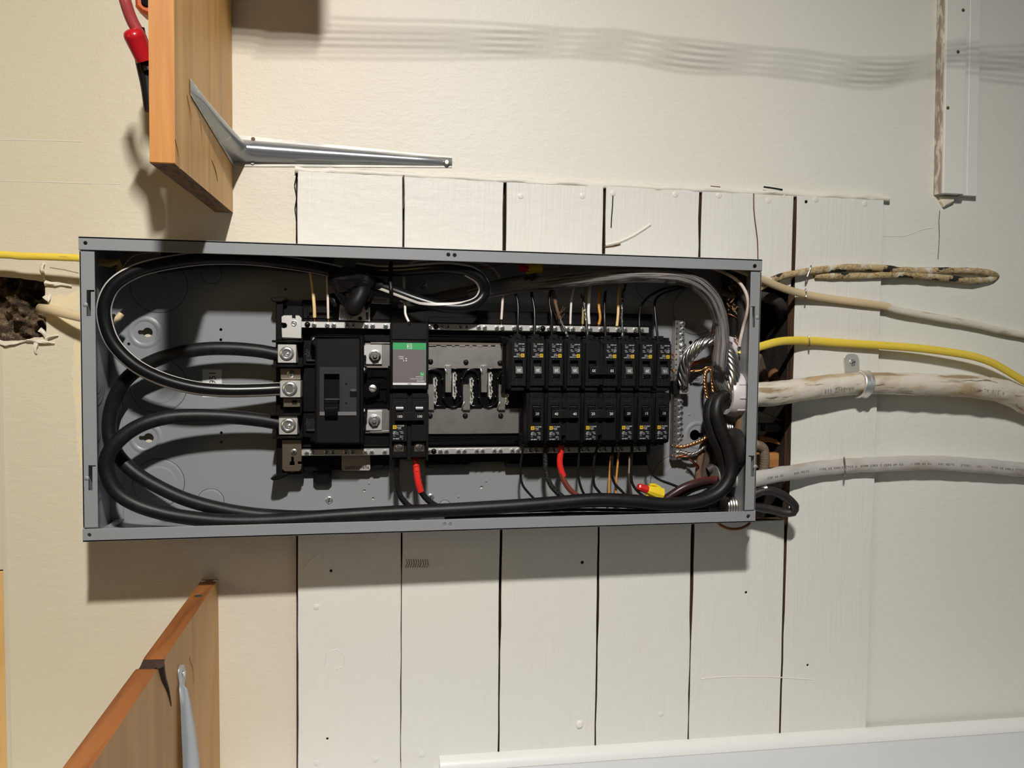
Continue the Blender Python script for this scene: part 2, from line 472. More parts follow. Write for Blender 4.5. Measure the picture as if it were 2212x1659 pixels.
def obj(name, mb, mats, parent=None, smooth=40):
    mats = mats if isinstance(mats, (list, tuple)) else [mats]
    if parent is not None:
        o0 = LOCS[parent.name]
    else:
        xs, ys, zs = zip(*[(v.x, v.y, v.z) for v in mb.v])
        o0 = Vector(((min(xs) + max(xs)) / 2, max(ys), (min(zs) + max(zs)) / 2))
    me = bpy.data.meshes.new(name)
    me.from_pydata([v - o0 for v in mb.v], [], mb.f)
    bmx = bmesh.new(); bmx.from_mesh(me)
    bmesh.ops.recalc_face_normals(bmx, faces=bmx.faces); bmx.to_mesh(me); bmx.free()
    for m in mats:
        me.materials.append(m)
    me.polygons.foreach_set('material_index', mb.m)
    if smooth:
        me.polygons.foreach_set('use_smooth', [True] * len(me.polygons))
        me.set_sharp_from_angle(angle=math.radians(smooth))
    if any(m.name in ALONG for m in mats):
        at = me.attributes.new('along', 'FLOAT_VECTOR', 'POINT')
        at.data.foreach_set('vector', [c for u in mb.uv for c in u])
    me.update()
    o = bpy.data.objects.new(name, me)
    COL.objects.link(o)
    if parent is not None:
        o.parent = parent
    else:
        o.location = o0
    LOCS[o.name] = o0
    return o

def tag(o, label=None, cat=None, group=None, kind=None):
    if label: o['label'] = label
    if cat: o['category'] = cat
    if group: o['group'] = group
    if kind: o['kind'] = kind
    return o

def thing(name, label, cat, loc=(0, 0, 0), group=None):
    o = bpy.data.objects.new(name, None)
    o.empty_display_size = 0.01
    COL.objects.link(o)
    o.location = loc
    LOCS[o.name] = Vector(loc)
    return tag(o, label, cat, group)

KIDS = {}
def copy_tree(o, parent=None):
    c = o.copy(); COL.objects.link(c)
    if parent is not None: c.parent = parent
    for ch in list(o.children):
        copy_tree(ch, c)
    return c

def screw_mb(mb, c, r, h=0.0016, slot='cross', mi=0, ms=1, ang=0.6, seg=14):
    """A round-head screw facing out of the panel at (x, d, z)."""
    x, d, z = c
    mb.lathe((x, -d, z), (0, -1, 0), [(r, 0), (r, h * 0.45), (r * 0.82, h * 0.85), (r * 0.45, h)], seg, mi)
    for a in ((ang, ang + math.pi / 2) if slot == 'cross' else (ang,)):
        L, w = r * (0.62 if slot == 'cross' else 0.86), r * 0.13
        ca, sa = math.cos(a), math.sin(a)
        q = [(-L, -w), (L, -w), (L, w), (-L, w)]
        mb.prism([(x + u * ca - v * sa, z + u * sa + v * ca) for u, v in q], d + h * 0.8, d + h + 0.00012, 0, ms)
    return mb

def hexagon(cx, cz, r, a=0.0, n=6):
    return [(cx + r * math.cos(a + 2 * math.pi * i / n), cz + r * math.sin(a + 2 * math.pi * i / n)) for i in range(n)]

def circ(cx, cz, r, n=20):
    return hexagon(cx, cz, r, 0.0, n)

# ================================================================== THE SETTING
wall = tag(thing('wall_back', 'cream painted wall behind the panel, partly boarded with planks', None), kind='structure')
PT = 0.009                                    # planks stand this far proud of the drywall
XL = W(10, 1000, 0).x
def jag(pts, amp, step=0.008, rnd=random):
    out = []
    for i in range(len(pts) - 1):
        a, b = Vector(pts[i]), Vector(pts[i + 1])
        n = max(1, int((b - a).length / step))
        t = (b - a).normalized(); m = Vector((-t.y, t.x))
        for j in range(n):
            q = a + (b - a) * (j / n)
            if j:
                q += m * rnd.uniform(-amp, amp)
            out.append((q.x, q.y))
    out.append(tuple(pts[-1]))
    return out
ZT = 0.4725
hole = jag([(XL, 0.3215), (-0.0785, 0.3165), (-0.0785, 0.2975), (-0.0745, 0.2962), (-0.0775, 0.262), (-0.079, 0.2455), (-0.098, 0.2415), (XL, 0.2385)], 0.0012, 0.006)
seamL = 0.2365; seamR = 1.1195
outer = [(XL, -0.60)] + [(XL, 0.2385)] + hole[::-1][1:-1] + [(XL, 0.3215), (-0.90, 0.324)] + [(-0.90, 1.05), (2.40, 1.05), (2.40, -0.60), (seamR, -0.60), (seamR, ZT - 0.001), (seamL, ZT), (seamL, -0.60)]
m = MB().plate(outer, [], -0.012, 0.0, 0.0006)
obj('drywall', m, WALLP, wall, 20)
m = MB().box(-0.90, 0.0, -0.10, -0.085, 0.18, 0.36)
m.box(-0.14, 0.86, -0.030, -0.0125, -0.6, 0.20).box(-0.90, -0.06, -0.030, -0.0125, 0.335, 0.6).box(-0.0, 0.86, -0.030, -0.0125, 0.20, 0.6).box(0.974, 1.2, -0.030, -0.0125, -0.6, 0.6).box(0.86, 0.974, -0.030, -0.0125, -0.6, -0.03).box(0.86, 0.974, -0.030, -0.0125, 0.345, 0.6)
m.box(0.84, 1.0, -0.125, -0.115, -0.05, 0.37).box(0.84, 0.86, -0.12, -0.03, -0.05, 0.37).box(0.77, 0.86, -0.035, -0.030, 0.0, 0.3).box(0.974, 0.99, -0.12, -0.03, -0.05, 0.37)
tag(obj('dark_sheathing', m, DARKW, wall), kind='structure')
# ---- planks
seams = [0.2393, 0.3808, 0.5223, 0.6682, 0.8152, 0.9666, 1.1150]
gapw = [0.0, 0.0020, 0.0040, 0.0035, 0.0035, 0.0055, 0.0]
nails = {0: [], 1: [(1125, 423)], 2: [(1258, 423)], 3: [(1324, 417), (1459, 420)], 4: [(1553, 422), (1660, 433)], 5: [(1762, 431), (1868, 440)]}
low = {0: [(683, 1311), (685, 1648), (812, 1640)], 1: [(911, 1630)], 2: [], 3: [(1428, 1542)], 4: [], 5: []}
holes_px = {0: [(715, 1233, 3.2), (707, 1596, 2.6)], 1: [], 2: [(1258, 1215, 3.4)], 3: [], 4: [(1695, 420, 3.2), (1612, 1280, 2.6)], 5: [(1742, 436, 3.2), (1745, 1437, 2.4)]}
rr = random.Random(5)
for i in range(6):
    a, b = seams[i], seams[i + 1]
    gl, gr = gapw[i] / 2 + 0.0003, gapw[i + 1] / 2 + 0.0003
    top = ZT - 0.0012 + rr.uniform(-0.0006, 0.0004)
    wob = 0.0010 if i == 3 else 0.0005
    def edge(x, g, sgn):
        pts = []
        n = 26
        for k in range(n + 1):
            z = -0.56 + (top + 0.56) * k / n
            gg = g * (1.0 if z > 0.0 else (0.75 if z > -0.2 else 0.5))
            if i in (3, 4) and x > 0.8 and x < 0.82 and -0.16 < z < -0.02:
                gg = 0.0024
            pts.append((x + sgn * gg + rr.uniform(-wob, wob) * (1.0 if z < 0.0 or z > 0.37 else 0.5), z))
        return pts
    L = edge(a, gl, 1); R_ = edge(b, gr, -1)
    if i == 4:                                # sawn-out opening beside the panel
        zb, zt2 = -0.022, 0.335
        R_ = [q for q in R_ if q[1] < zb] + [(b - gr, zb), (0.83, zb), (0.83, zt2), (b - gr, zt2)] + [q for q in R_ if q[1] > zt2]
        L = [q for q in L if q[1] < 0.05] + [(a + gl, 0.05), (0.8285, 0.05), (0.8285, 0.25), (a + gl, 0.25)] + [q for q in L if q[1] > 0.25]
    if i == 3:
        R_ = [q for q in R_ if q[1] < 0.05] + [(b - gr, 0.05), (0.785, 0.05), (0.785, 0.25), (b - gr, 0.25)] + [q for q in R_ if q[1] > 0.25]
    if i == 5:
        L = [(q[0] + (0.0006 + rr.uniform(0, 0.002) if -0.03 < q[1] < 0.33 else 0), q[1]) for q in L]
    poly = L[::-1] + R_
    hs = [[(q.x + r * PX(x, y, PT) * math.cos(t), q.z + r * PX(x, y, PT) * math.sin(t)) for t in [2 * math.pi * k / 9 for k in range(9)]]
          for (x, y, r) in holes_px[i] for q in [W(x, y, PT)]]
    m = MB().plate(poly, hs, -0.0115, PT, 0.0007)
    for f in range(len(m.f)):
        vs = [m.v[k] for k in m.f[f]]
        cx_ = sum(v.x for v in vs) / len(vs)
        nrm = (vs[1] - vs[0]).cross(vs[2] - vs[0])
        if nrm.length > 0 and abs(nrm.normalized().y) < 0.25 and vs[0].z < top - 0.002:
            m.m[f] = 1
    pl = obj('plank', m, [PLANKP, BAREW], wall, 20)
    for (x, y) in nails[i] + low[i]:
        p = W(x, y, PT)
        m = MB().lathe((p.x, -PT + 0.0002, p.z), (0, -1, 0), [(0.0044, 0), (0.0044, 0.0006), (0.0036, 0.0010)], 12)
        obj('nail_head', m, PLANKP, pl)
p = W(1252, 1564, PT)
obj('painted_screw', screw_mb(MB(), (p.x, PT, p.z), 0.0058, 0.003, 'one', 0, 0, 0.9), TRIMP, wall)
# ridge of paint and caulk along the head of the planks, and dried runs of paint
cp = []
for k in range(40):
    x = 0.236 + (1.125 - 0.236) * k / 39
    cp.append(Vector((x, -0.0055 + rr.uniform(-0.001, 0.001), ZT + 0.0015 + rr.uniform(-0.0012, 0.0012))))
obj('caulk_bead', MB().tube(cp, lambda t: 0.0042, 8, 0.01, ry=0.0042, wob=0.35), CAULK, wall, 60)
def crack(pts, r=0.0007, mt=BAREW, d=0.0001, nm='paint_crack'):
    obj(nm, MB().tube([W(x, y, d) for (x, y) in pts], r, 5, 0.01), mt, wall)
crack([(640, 380), (636, 400), (641, 425), (637, 450), (641, 480), (640, 514)], 0.0006, VOID, PT * 0.4)
crack([(872, 378), (873, 420), (871, 450)], 0.0008, BAREW, PT)
crack([(1628, 418), (1628, 450), (1631, 480), (1636, 520), (1637, 560)], 0.0010, BAREW, PT)
crack([(1324, 420), (1323, 445), (1321, 470), (1320, 492)], 0.0009, VOID, PT)
crack([(2030, 455), (2028, 480), (2029, 510), (2026, 560)], 0.0006, BAREW, 0.0)
crack([(1903, 510), (1955, 510), (1988, 497), (2015, 492)], 0.0006, CAULK, 0.0)
crack([(1515, 1467), (1560, 1462), (1660, 1462), (1755, 1468)], 0.0010, CAULK, PT)
crack([(1308, 530), (1335, 524), (1370, 508), (1405, 485)], 0.0022, CAULK, PT, 'paint_scar')
crack([(1305, 534), (1325, 532), (1340, 528)], 0.0013, BAREW, PT, 'paint_scar')
crack([(1650, 404), (1665, 406), (1690, 410)], 0.0014, VOID, PT * 0.8)
crack([(1535, 402), (1556, 404)], 0.0007, BAREW, PT * 0.8)
crack([(0, 302), (60, 303), (180, 306)], 0.0005, CAULK, 0.0)
crack([(0, 391), (80, 393), (260, 398)], 0.0005, CAULK, 0.0)
crack([(108, 578), (140, 583), (170, 590)], 0.0004, BAREW, 0.0)
crack([(700, 1440), (705, 1410), (728, 1402), (745, 1418), (742, 1440), (722, 1446)], 0.0006, PLANKP, PT, 'paint_scar')
crack([(652, 1232), (690, 1195), (700, 1212)], 0.0006, PLANKP, PT, 'paint_scar')
for k in range(16):
    x = 876 + k * 5
    crack([(x, 1226), (x + 4, 1218 + rr.uniform(-4, 4)), (x + 2, 1208)], 0.0005, PLANKP if k > 9 else BAREW, PT, 'paint_scar')
for k in range(7):
    x = 640 + rr.uniform(-8, 45); y = 372 + rr.uniform(0, 60)
    crack([(x, y), (x + rr.uniform(-10, 12), y + rr.uniform(4, 14)), (x + rr.uniform(-6, 16), y + rr.uniform(14, 26))], 0.0008, CAULK, PT * 0.7, 'paint_scar')
# bare strip of yellowed board where an older panel sat, beside the enclosure
m = MB().prism(jag([(W(x, y, 0).x, W(x, y, 0).z) for (x, y) in [(200, 612), (200, 1012), (174, 1012), (167, 960), (163, 900), (156, 800), (160, 760), (165, 712), (104, 692), (104, 642), (150, 634), (200, 612)]], 0.0016, 0.004)[:-1], 0.0, 0.0004)
obj('bare_board_patch', m, mat('yellowed_board', (0.80, 0.68, 0.43), 0.7, var=[(70, (0.74, 0.66, 0.48), U1, 0.45, 0.6)]), wall)
for pts in ([(0, 738), (20, 742), (50, 737), (80, 734)], [(60, 735), (90, 737), (118, 742)], [(100, 732), (112, 727), (126, 725)], [(80, 740), (76, 752), (79, 764)], [(100, 612), (112, 614), (130, 613), (155, 616)], [(93, 568), (90, 580), (94, 592), (96, 604)], [(98, 640), (104, 648), (108, 636)], [(88, 712), (94, 718), (99, 728)]):
    obj('torn_paper', MB().tube([W(x, y, 0.002 + 0.002 * (k % 2)) for k, (x, y) in enumerate(pts)], lambda t: 0.0030 - 0.0021 * t, 6, 0.002, wob=1.3), TORN, wall)
# insulation inside the hole
NX, NZ = 110, 50
m = MB(); vs = []
for j in range(NZ + 1):
    for i in range(NX + 1):
        x = -0.30 + 0.24 * i / NX; z = 0.225 + 0.115 * j / NZ
        d = -0.042 + 0.030 * noise.noise(Vector((x * 38, z * 38, 1.3))) + 0.014 * noise.noise(Vector((x * 110, z * 110, 4.0))) + 0.005 * noise.noise(Vector((x * 260, z * 260, 2.0)))
        d -= 0.016 * max(0, (z - 0.30) / 0.03)
        vs.append((x, -d, z))
m.add(vs, [(j * (NX + 1) + i, j * (NX + 1) + i + 1, (j + 1) * (NX + 1) + i + 1, (j + 1) * (NX + 1) + i) for j in range(NZ) for i in range(NX)])
tag(obj('wall_insulation', m, INSU, None, 80), 'brown fluffy insulation showing in the torn hole in the wall', 'insulation', kind='stuff')

# ---- trims and the perpendicular wall
zc0, zc1 = -0.3655, -0.3795                   # corner height at x = 0.45 and x = 1.45
sl = (zc1 - zc0) / 1.0
def zc(x): return zc0 + sl * (x - 0.45)
XM0, XM1 = W(949, 1640, 0.012).x, 2.40
m = MB()
prof = [(PT * 0, 0.0)]
ring = []
R_ = 0.0165
for k in range(9):
    t = math.pi / 2 * k / 8
    ring.append((PT + R_ * math.sin(t), R_ * math.cos(t) * 0.95))
ring += [(PT, 0.0)]
vs = []
for x in (XM0, XM1):
    for (d, h) in ring:
        vs.append((x, -d, zc(x) + h))
n = len(ring)
m.add(vs, [(i, (i + 1) % n, n + (i + 1) % n, n + i) for i in range(n)] + [tuple(reversed(range(n))), tuple(range(n, 2 * n))])
tag(obj('trim_1', m, TRIMW, None, 30), 'white quarter round moulding along the lower corner of the wall', kind='structure')
m = MB()
vs = []
for x in (-0.9, 2.40):
    for (d, h) in ((-0.02, 0.0), (0.28, 0.0), (0.28, -0.02), (-0.02, -0.02)):
        vs.append((x, -d, zc(x) + h - 0.0005))
m.add(vs, [(0, 1, 5, 4), (1, 2, 6, 5), (2, 3, 7, 6), (3, 0, 4, 7), (3, 2, 1, 0), (4, 5, 6, 7)])
tag(obj('wall_bottom', m, WALLG), 'pale grey return wall meeting the boarded wall at the moulding', kind='structure')
# upper batten: bottom end at y = 420, runs up out of view
zb = W(2076, 421, 0.012).z
xa, xb = W(2030, 421, 0.012).x, W(2112, 421, 0.012).x
dx = 0.0065
def strip(m, x0, x1, d0, d1, mi=0, c=0.0008):
    vs = []
    for (z, o) in ((zb, 0.0), (1.02, -dx * (1.02 - zb) / 0.30)):
        for (x, d) in ((x0, d0), (x0, d1 - c), (x0 + c, d1), (x1 - c, d1), (x1, d1 - c), (x1, d0)):
            vs.append((x + o, -d, z))
    m.add(vs, [(i, (i + 1) % 6, 6 + (i + 1) % 6, 6 + i) for i in range(6)] + [(5, 4, 3, 2, 1, 0), (6, 7, 8, 9, 10, 11)], mi)
tr = tag(thing('trim_2', 'grey white moulded wooden batten fixed upright near the upper corner', None), kind='structure')
w_ = xb - xa
m = MB(); strip(m, xa, xa + w_ * 0.53, 0.0, 0.020); strip(m, xa + w_ * 0.53, xb, 0.0, 0.011)
strip(m, xa + w_ * 0.50, xa + w_ * 0.555, 0.0, 0.0170); strip(m, xa + w_ * 0.57, xa + w_ * 0.60, 0.0, 0.0145); strip(m, xa + w_ * 0.72, xa + w_ * 0.735, 0.0, 0.0118)
obj('batten', m, TRIMP, tr, 20)
m = MB(); strip(m, xa - 0.0016, xa + 0.0012, 0.0, 0.0155); strip(m, xb - 0.001, xb + 0.0012, 0.0, 0.004)
obj('chipped_edge', m, mat('chipped_brown_paint', (0.36, 0.30, 0.24), 0.7, var=[(120, (0.70, 0.66, 0.58), (1, 1, 0.3), 0.5, 0.6)]), tr)
for (x, y) in ((2081, 22), (2070, 112), (2048, 233)):
    obj('nail_hole', MB().disc(x, y, 0.0195, 0.0203, 3.6, 7), BAREW, tr)
m = MB().pprism([(2036, 424), (2066, 424), (2062, 436), (2042, 446), (2035, 434)], 0.0, 0.008, 0.002)
obj('broken_plaster', m, TORN, tr)
m = MB().box(-0.90, XL - 0.003, -0.03, -0.004, -0.7, W(4, 1236, 0).z, 0.001)
tag(obj('trim_3', m, PINE), 'raw pine board at the outer edge of the wall', kind='structure')
m = MB().box(XL - 0.004, XL + 0.0015, -0.02, 0.001, -0.7, 0.236, 0.0005).box(-0.90, XL - 0.003, -0.03, -0.003, W(4, 1236, 0).z + 0.002, 0.236, 0.001)
tag(obj('trim_4', m, mat('pale_edge_paint', (0.64, 0.58, 0.44), 0.5)), 'narrow pale edge bead between the pine board and drywall', kind='structure')

# ================================================================== SHELVES
XR = 0.1548
DF = 0.306
zb1 = 0.4140
p370 = W(370, 354, DF)
sh = thing('shelf_board', 'orange brown wooden shelf board with dark sawn end above the grey panel', 'shelf', (XR, 0, zb1))
m = MB()
TH = 0.0228
pts = [(0.0005, zb1), (DF - 0.001, p370.z), (DF, p370.z + 0.001), (DF, 1.05), (0.0005, 1.05)]
vs = [(x, -d, z) for x in (XR - TH, XR) for (d, z) in pts]
n = 5
m.add(vs, [(4, 3, 2, 1, 0), (5, 6, 7, 8, 9)], 0)
m.add(vs, [(0, 1, n + 1, n)], 2)
m.add(vs, [(1, 2, n + 2, n + 1), (2, 3, n + 3, n + 2), (3, 4, n + 4, n + 3), (4, 0, n, n + 4)], 1)
obj('board', m, [SHELF, SHELFE, SHELFD], sh, 30)
for (x0, y0, x1, y1, w) in ((404, 205, 414, 285, 2.2), (432, 258, 437, 330, 1.6), (388, 365, 378, 300, 0.8), (457, 345, 470, 392, 1.0)):
    t0 = [p for p in (0,)]
    def on_face(px, py):
        r = ray(px, py); t = (XR + 0.0003 - CX) / r.x
        return Vector((XR + 0.0003, -(CD + t * r.z), CZ + t * r.y))
    obj('grain_scar', MB().tube([on_face(x0, y0), on_face((x0 + x1) / 2 + 2, (y0 + y1) / 2), on_face(x1, y1)], lambda t, w=w: 0.0003 + w * 0.00035 * math.sin(math.pi * min(max(t, 0.02), 0.98)), 5, 0.004), mat('dark_grain', (0.32, 0.18, 0.07), 0.7), sh)

def bracket(parent, xf, dt, xt, zt0, zt1, ze0, ze1, zw0, zw1, hmid):
    """Pressed sheet bracket: a leg out along the shelf face, an elbow, a leg along the wall; a hollow rib runs over both."""
    path = []
    for k in range(13):
        t = k / 12
        path.append((xf, dt * (1 - t) + 0.0 * t, zt0 + (ze0 - zt0) * t, zt1 + (ze1 - zt1) * t, (1, 0), t))
    for k in range(1, 19):
        t = k / 18
        path.append((xf + (xt - xf) * t, 0.0, ze0 + (zw0 - ze0) * t, ze1 + (zw1 - ze1) * t, (0, 1), 1 - t))
    flange, rib = MB(), MB()
    NS = 16
    vs, vf = [], []
    for i, (x, d, a, b, dirn, t) in enumerate(path):
        near = max(0.0, 1 - abs(i - 12) / 4.0)
        dr = Vector(dirn)
        if i <= 12:
            dr = Vector((1, 0)).lerp(Vector((1, 1)), min(1, near * 1.0))
        else:
            dr = Vector((0, 1)).lerp(Vector((1, 1)), min(1, near * 1.0))
        h = (0.0045 + (hmid - 0.0045) * (t ** 1.3))
        for j in range(NS + 1):
            s_ = -1 + 2 * j / NS
            z = (a + b) / 2 + (b - a) / 2 * s_
            q = max(0.0, 1 - (abs(s_) / 0.74) ** 2.2)
            hh = h * q ** 0.75 * min(1.0, i / 1.5, (len(path) - 1 - i) / 2.0)
            vs.append((x + 0.0012 + dr.x * hh, -(d + 0.0012 + dr.y * hh), z))
    fr, ff = [], []
    for i in range(len(path) - 1):
        for j in range(NS):
            f = (i * (NS + 1) + j, i * (NS + 1) + j + 1, (i + 1) * (NS + 1) + j + 1, (i + 1) * (NS + 1) + j)
            (ff if (j < 2 or j >= NS - 2) else fr).append(f)
    rib.add(vs, fr); flange.add(vs, ff)
    obj('flange', flange, BRKF, parent, 50); obj('rib', rib, BRKT, parent, 70)

XB = W(975, 352, 0.002).x
br = thing('shelf_bracket', 'grey pressed metal bracket between the shelf board and the wall', 'bracket', (XR, 0, 0.5))
zz = lambda y: W(505, y, 0.0).z
bracket(br, XR, 0.245, XB, zz(304), zz(331), zz(291), zz(360), W(975, 339, 0).z, W(975, 362, 0).z, 0.020)
p = W(965, 350, 0.006)
obj('nail_head', MB().lathe((p.x, -0.003, p.z), (0, -1, 0), [(0.004, 0), (0.004, 0.003), (0.0028, 0.0042)], 12), STEELD, br)
p = W(544, 349, 0.008)
obj('screw_hole', MB().lathe((p.x, -0.002, p.z), (0, -1, 0), [(0.0028, 0), (0.0024, 0.0014)], 10), STEELD, br)
p = W(546, 299, 0.004)
obj('rusty_nail', MB().lathe((p.x, -0.0012, p.z), (0, -1, 0), [(0.0028, 0), (0.0022, 0.0016)], 8), OLDC, br)

# lower shelf, seen edge on from its end
X2, X2L = 0.1330, 0.1120
z2 = -0.0825
sh2 = thing('shelf_board', 'reddish brown shelf board with a burnt crack below the grey panel', 'shelf', (X2, 0, z2))
DE = 0.56
m = MB()
def sec(d): return [(X2L, -d, z2), (X2, -d, z2), (X2 + 0.004, -d, -0.95), (X2L + 0.004, -d, -0.95)]
dd = [0.0005, 0.05, 0.10, 0.16, 0.22, 0.268, 0.272, 0.283, 0.289, 0.295, 0.302, 0.36, 0.44, DE]
off = {0.272: -0.0015, 0.283: -0.0075, 0.289: -0.0075, 0.295: -0.002}
vs = []
for d in dd:
    s4 = sec(d)
    o = off.get(d, 0.0)
    s4[0] = (s4[0][0], s4[0][1], s4[0][2] + o * 0.5); s4[1] = (s4[1][0], s4[1][1], s4[1][2] + o)
    vs += s4
fa, fb, fc = [], [], []
for i in range(len(dd) - 1):
    b0, b1 = i * 4, i * 4 + 4
    top = (b0, b1, b1 + 1, b0 + 1)
    (fc if 0.272 <= dd[i] < 0.295 else fb).append(top)
    fa += [(b0 + 1, b1 + 1, b1 + 2, b0 + 2), (b0 + 2, b1 + 2, b1 + 3, b0 + 3), (b0 + 3, b1 + 3, b1, b0)]
fa += [(0, 1, 2, 3), tuple(reversed([len(vs) - 4 + k for k in range(4)]))]
m.add(vs, fa, 0); b0 = len(m.v) - len(vs)
m.f += [tuple(k + b0 for k in f) for f in fb + fc]; m.m += [1] * len(fb) + [2] * len(fc)
obj('board', m, [SHELF2, SHELF2E, BURN], sh2, 30)
def on2(px, py, lift=0.0004):
    r = ray(px, py); t = (X2 + 0.0006 - CX) / r.x
    return Vector((X2 + lift, -(CD + t * r.z), CZ + t * r.y))
obj('burnt_split', MB().tube([on2(345, 1436), on2(352, 1465), on2(362, 1490), on2(370, 1525)], lambda t: 0.0042 * (1 - t) + 0.0006, 6, 0.004, ry=0.0012), BURN, sh2)
obj('burnt_split', MB().tube([on2(410, 1416), on2(411, 1428), on2(417, 1445), on2(419, 1475)], 0.0007, 5, 0.004), mat('dark_grain', (0.2, 0.1, 0.04), 0.7), sh2)
p = W(412, 1306, 0.10)
obj('nail_head', MB().lathe(((X2L + X2) / 2, -0.072, z2 - 0.0005), (0, 0, 1), [(0.0052, 0), (0.0052, 0.0008), (0.004, 0.0012)], 12), STEELD, sh2)
for x in (X2L + 0.003, X2 - 0.002):
    obj('paint_fleck', MB().lathe((x, -0.008, z2 - 0.0003), (0, 0, 1), [(0.0042, 0), (0.003, 0.0008)], 7), TRIMW, sh2)
# strap on its face
b2 = thing('shelf_bracket', 'grey metal strap screwed to the face of the lower shelf board', 'bracket', (X2, -0.2, -0.2))
cl = [(391, 1436), (391, 1448), (391, 1462), (391, 1476), (389, 1490), (393, 1530), (396, 1580), (399, 1640), (404, 1720), (408, 1800)]
wd_ = [3.5, 7.5, 7.5, 5.0, 5.6, 9.0, 12.0, 14.5, 17.5, 20]
m = MB(); vs = []
for k, ((x, y), w_) in enumerate(zip(cl, wd_)):
    a, b = on2(x - w_, y), on2(x + w_, y)
    lift = 0.0015 if k < 4 else 0.0015 + 0.010 * min(1.0, (k - 3) / 4)
    c = (a + b) / 2; c.x += lift + (0.0 if k < 4 else 0.004)
    a.x += 0.0012; b.x += 0.0012
    vs += [a + Vector((lift * 0.4, 0, 0)), c, b + Vector((lift * 0.4, 0, 0))]
m.add(vs, [q for k in range(len(cl) - 1) for q in ((k * 3, k * 3 + 1, k * 3 + 4, k * 3 + 3), (k * 3 + 1, k * 3 + 2, k * 3 + 5, k * 3 + 4))])
o = obj('strap', m, BRK2, b2, 60)
sm = o.modifiers.new('thickness', 'SOLIDIFY'); sm.thickness = 0.0012
p = on2(392, 1455)
obj('screw', MB().lathe((p.x + 0.002, p.y, p.z), (1, 0, 0), [(0.0032, 0), (0.0032, 0.001), (0.002, 0.0018)], 12), STEEL, b2)

# tools lying behind the shelf board
t1 = thing('pliers', 'pair of pliers with glossy red grips above the shelf board', 'pliers', W(290, 60, 0.20))
obj('grip', MB().tube([W(283, 62, 0.205), W(291, 82, 0.2), W(301, 106, 0.195), W(312, 132, 0.19)], lambda t: 0.0112 * math.sqrt(max(0.03, 1 - (1 - min(1.0, t / 0.32)) ** 2)) * (1 - 0.25 * t), 16, 0.0012), REDG, t1, 80)
obj('grip', MB().tube([W(262, -40, 0.2), W(270, 0, 0.2), W(284, 42, 0.195), W(304, 80, 0.19), W(318, 120, 0.185)], lambda t: 0.0062, 12, 0.003), mat('dull_red_grip', (0.33, 0.05, 0.055), 0.3), t1, 80)
obj('jaw', MB().tube([W(300, 60, 0.19), W(306, 92, 0.187), W(314, 122, 0.185), W(322, 155, 0.185)], lambda t: 0.0058, 8, 0.004), BLKG, t1)
t2 = thing('utility_knife', 'orange handled tool with a dark button above the shelf board', 'tool', W(306, 20, 0.18))
obj('handle', MB().pprism([(288, -60), (336, -60), (336, 36), (326, 33), (306, 26), (291, 12)], 0.165, 0.185, 0.003), ORGP, t2)
obj('button', MB().disc(316, 0, 0.184, 0.188, 12, 14), BLKG, t2)
obj('sheath_end', MB().pprism([(308, 98), (336, 92), (336, 142), (318, 134)], 0.165, 0.183, 0.003), ORGP, t2)
t3 = thing('black_handled_tool', 'black handled tool mostly hidden behind the shelf board', 'tool', W(318, 160, 0.18))
obj('handle', MB().tube([W(300, 110, 0.18), W(312, 150, 0.178), W(320, 185, 0.176), W(325, 240, 0.176)], lambda t: 0.006 + 0.002 * math.sin(t * 3), 10, 0.004), BLK, t3, 70)

# things above the frame that throw the soft shadows
def lit(px, py, t):
    return W(px, py, 0.0).lerp(LAMP, t)
for nm, lab, ys in (('ceiling_cable', 'thin grey cable strung in front of the upper wall', [(560, 62), (760, 72), (1000, 78), (1200, 92), (1400, 108), (1600, 128), (1800, 150), (1960, 150), (2100, 128), (2330, 120)]),
                    ('ceiling_cable', 'second thin grey cable crossing the first one', [(560, 96), (760, 98), (1000, 100), (1200, 96), (1330, 96), (1500, 130), (1700, 136), (1900, 166), (2050, 142), (2330, 170)])):
    tag(obj(nm, MB().tube([lit(x, y, 0.25) for x, y in ys], 0.0022, 8, 0.01), GRYP), lab, 'cable')
a, b = lit(478, 40, 0.22), lit(700, 30, 0.22)
m = MB().box(a.x, b.x, -a.y - 0.02, -a.y + 0.02, lit(600, 84, 0.22).z, lit(600, -60, 0.22).z, 0.006)
tag(obj('junction_box', m, GRYP), 'dark box hanging above the shelf that feeds the thin cables', 'box')

# ================================================================== THE ENCLOSURE
BW, BH = 0.8638, 0.362
D0, D1, TS = 0.010, 0.107, 0.0015
DB = D0 + TS                                  # inside face of its back
enc = thing('panel_enclosure', 'long grey steel electrical panel box without its cover, fixed across the planks', 'electrical panel', (BW / 2, -D0, 0))
def keyhole(cx, cy, flip=1):
    p = W(cx, cy, DB); s = PX(cx, cy, DB)
    pts = []
    R1, R2, L = 11.0 * s, 4.6 * s, 21 * s
    a0 = math.asin(R2 / R1)
    for k in range(15):
        t = a0 + (2 * math.pi - 2 * a0) * k / 14
        pts.append((p.x - flip * math.cos(t) * R1, p.z + math.sin(t) * R1))
    pts += [(p.x - flip * (L - 2 * s), p.z - R2), (p.x - flip * L, p.z - R2 * 0.3), (p.x - flip * L, p.z + R2 * 0.3), (p.x - flip * (L - 2 * s), p.z + R2)]
    return pts
keys = [(319, 718, 1), (321, 946, 1), (1501, 940, -1)]
mini = [(477, 712, 3.4), (477, 734, 3.4), (478, 935, 3.4), (478, 955, 3.0), (278, 743, 3.6), (1492, 740, 4.0), (1473, 942, 4.0), (1040, 1053, 3.4), (787, 1060, 3.0), (806, 1077, 3.0), (617, 625, 3), (1452, 785, 2.4)]
hs = [keyhole(*k) for k in keys]
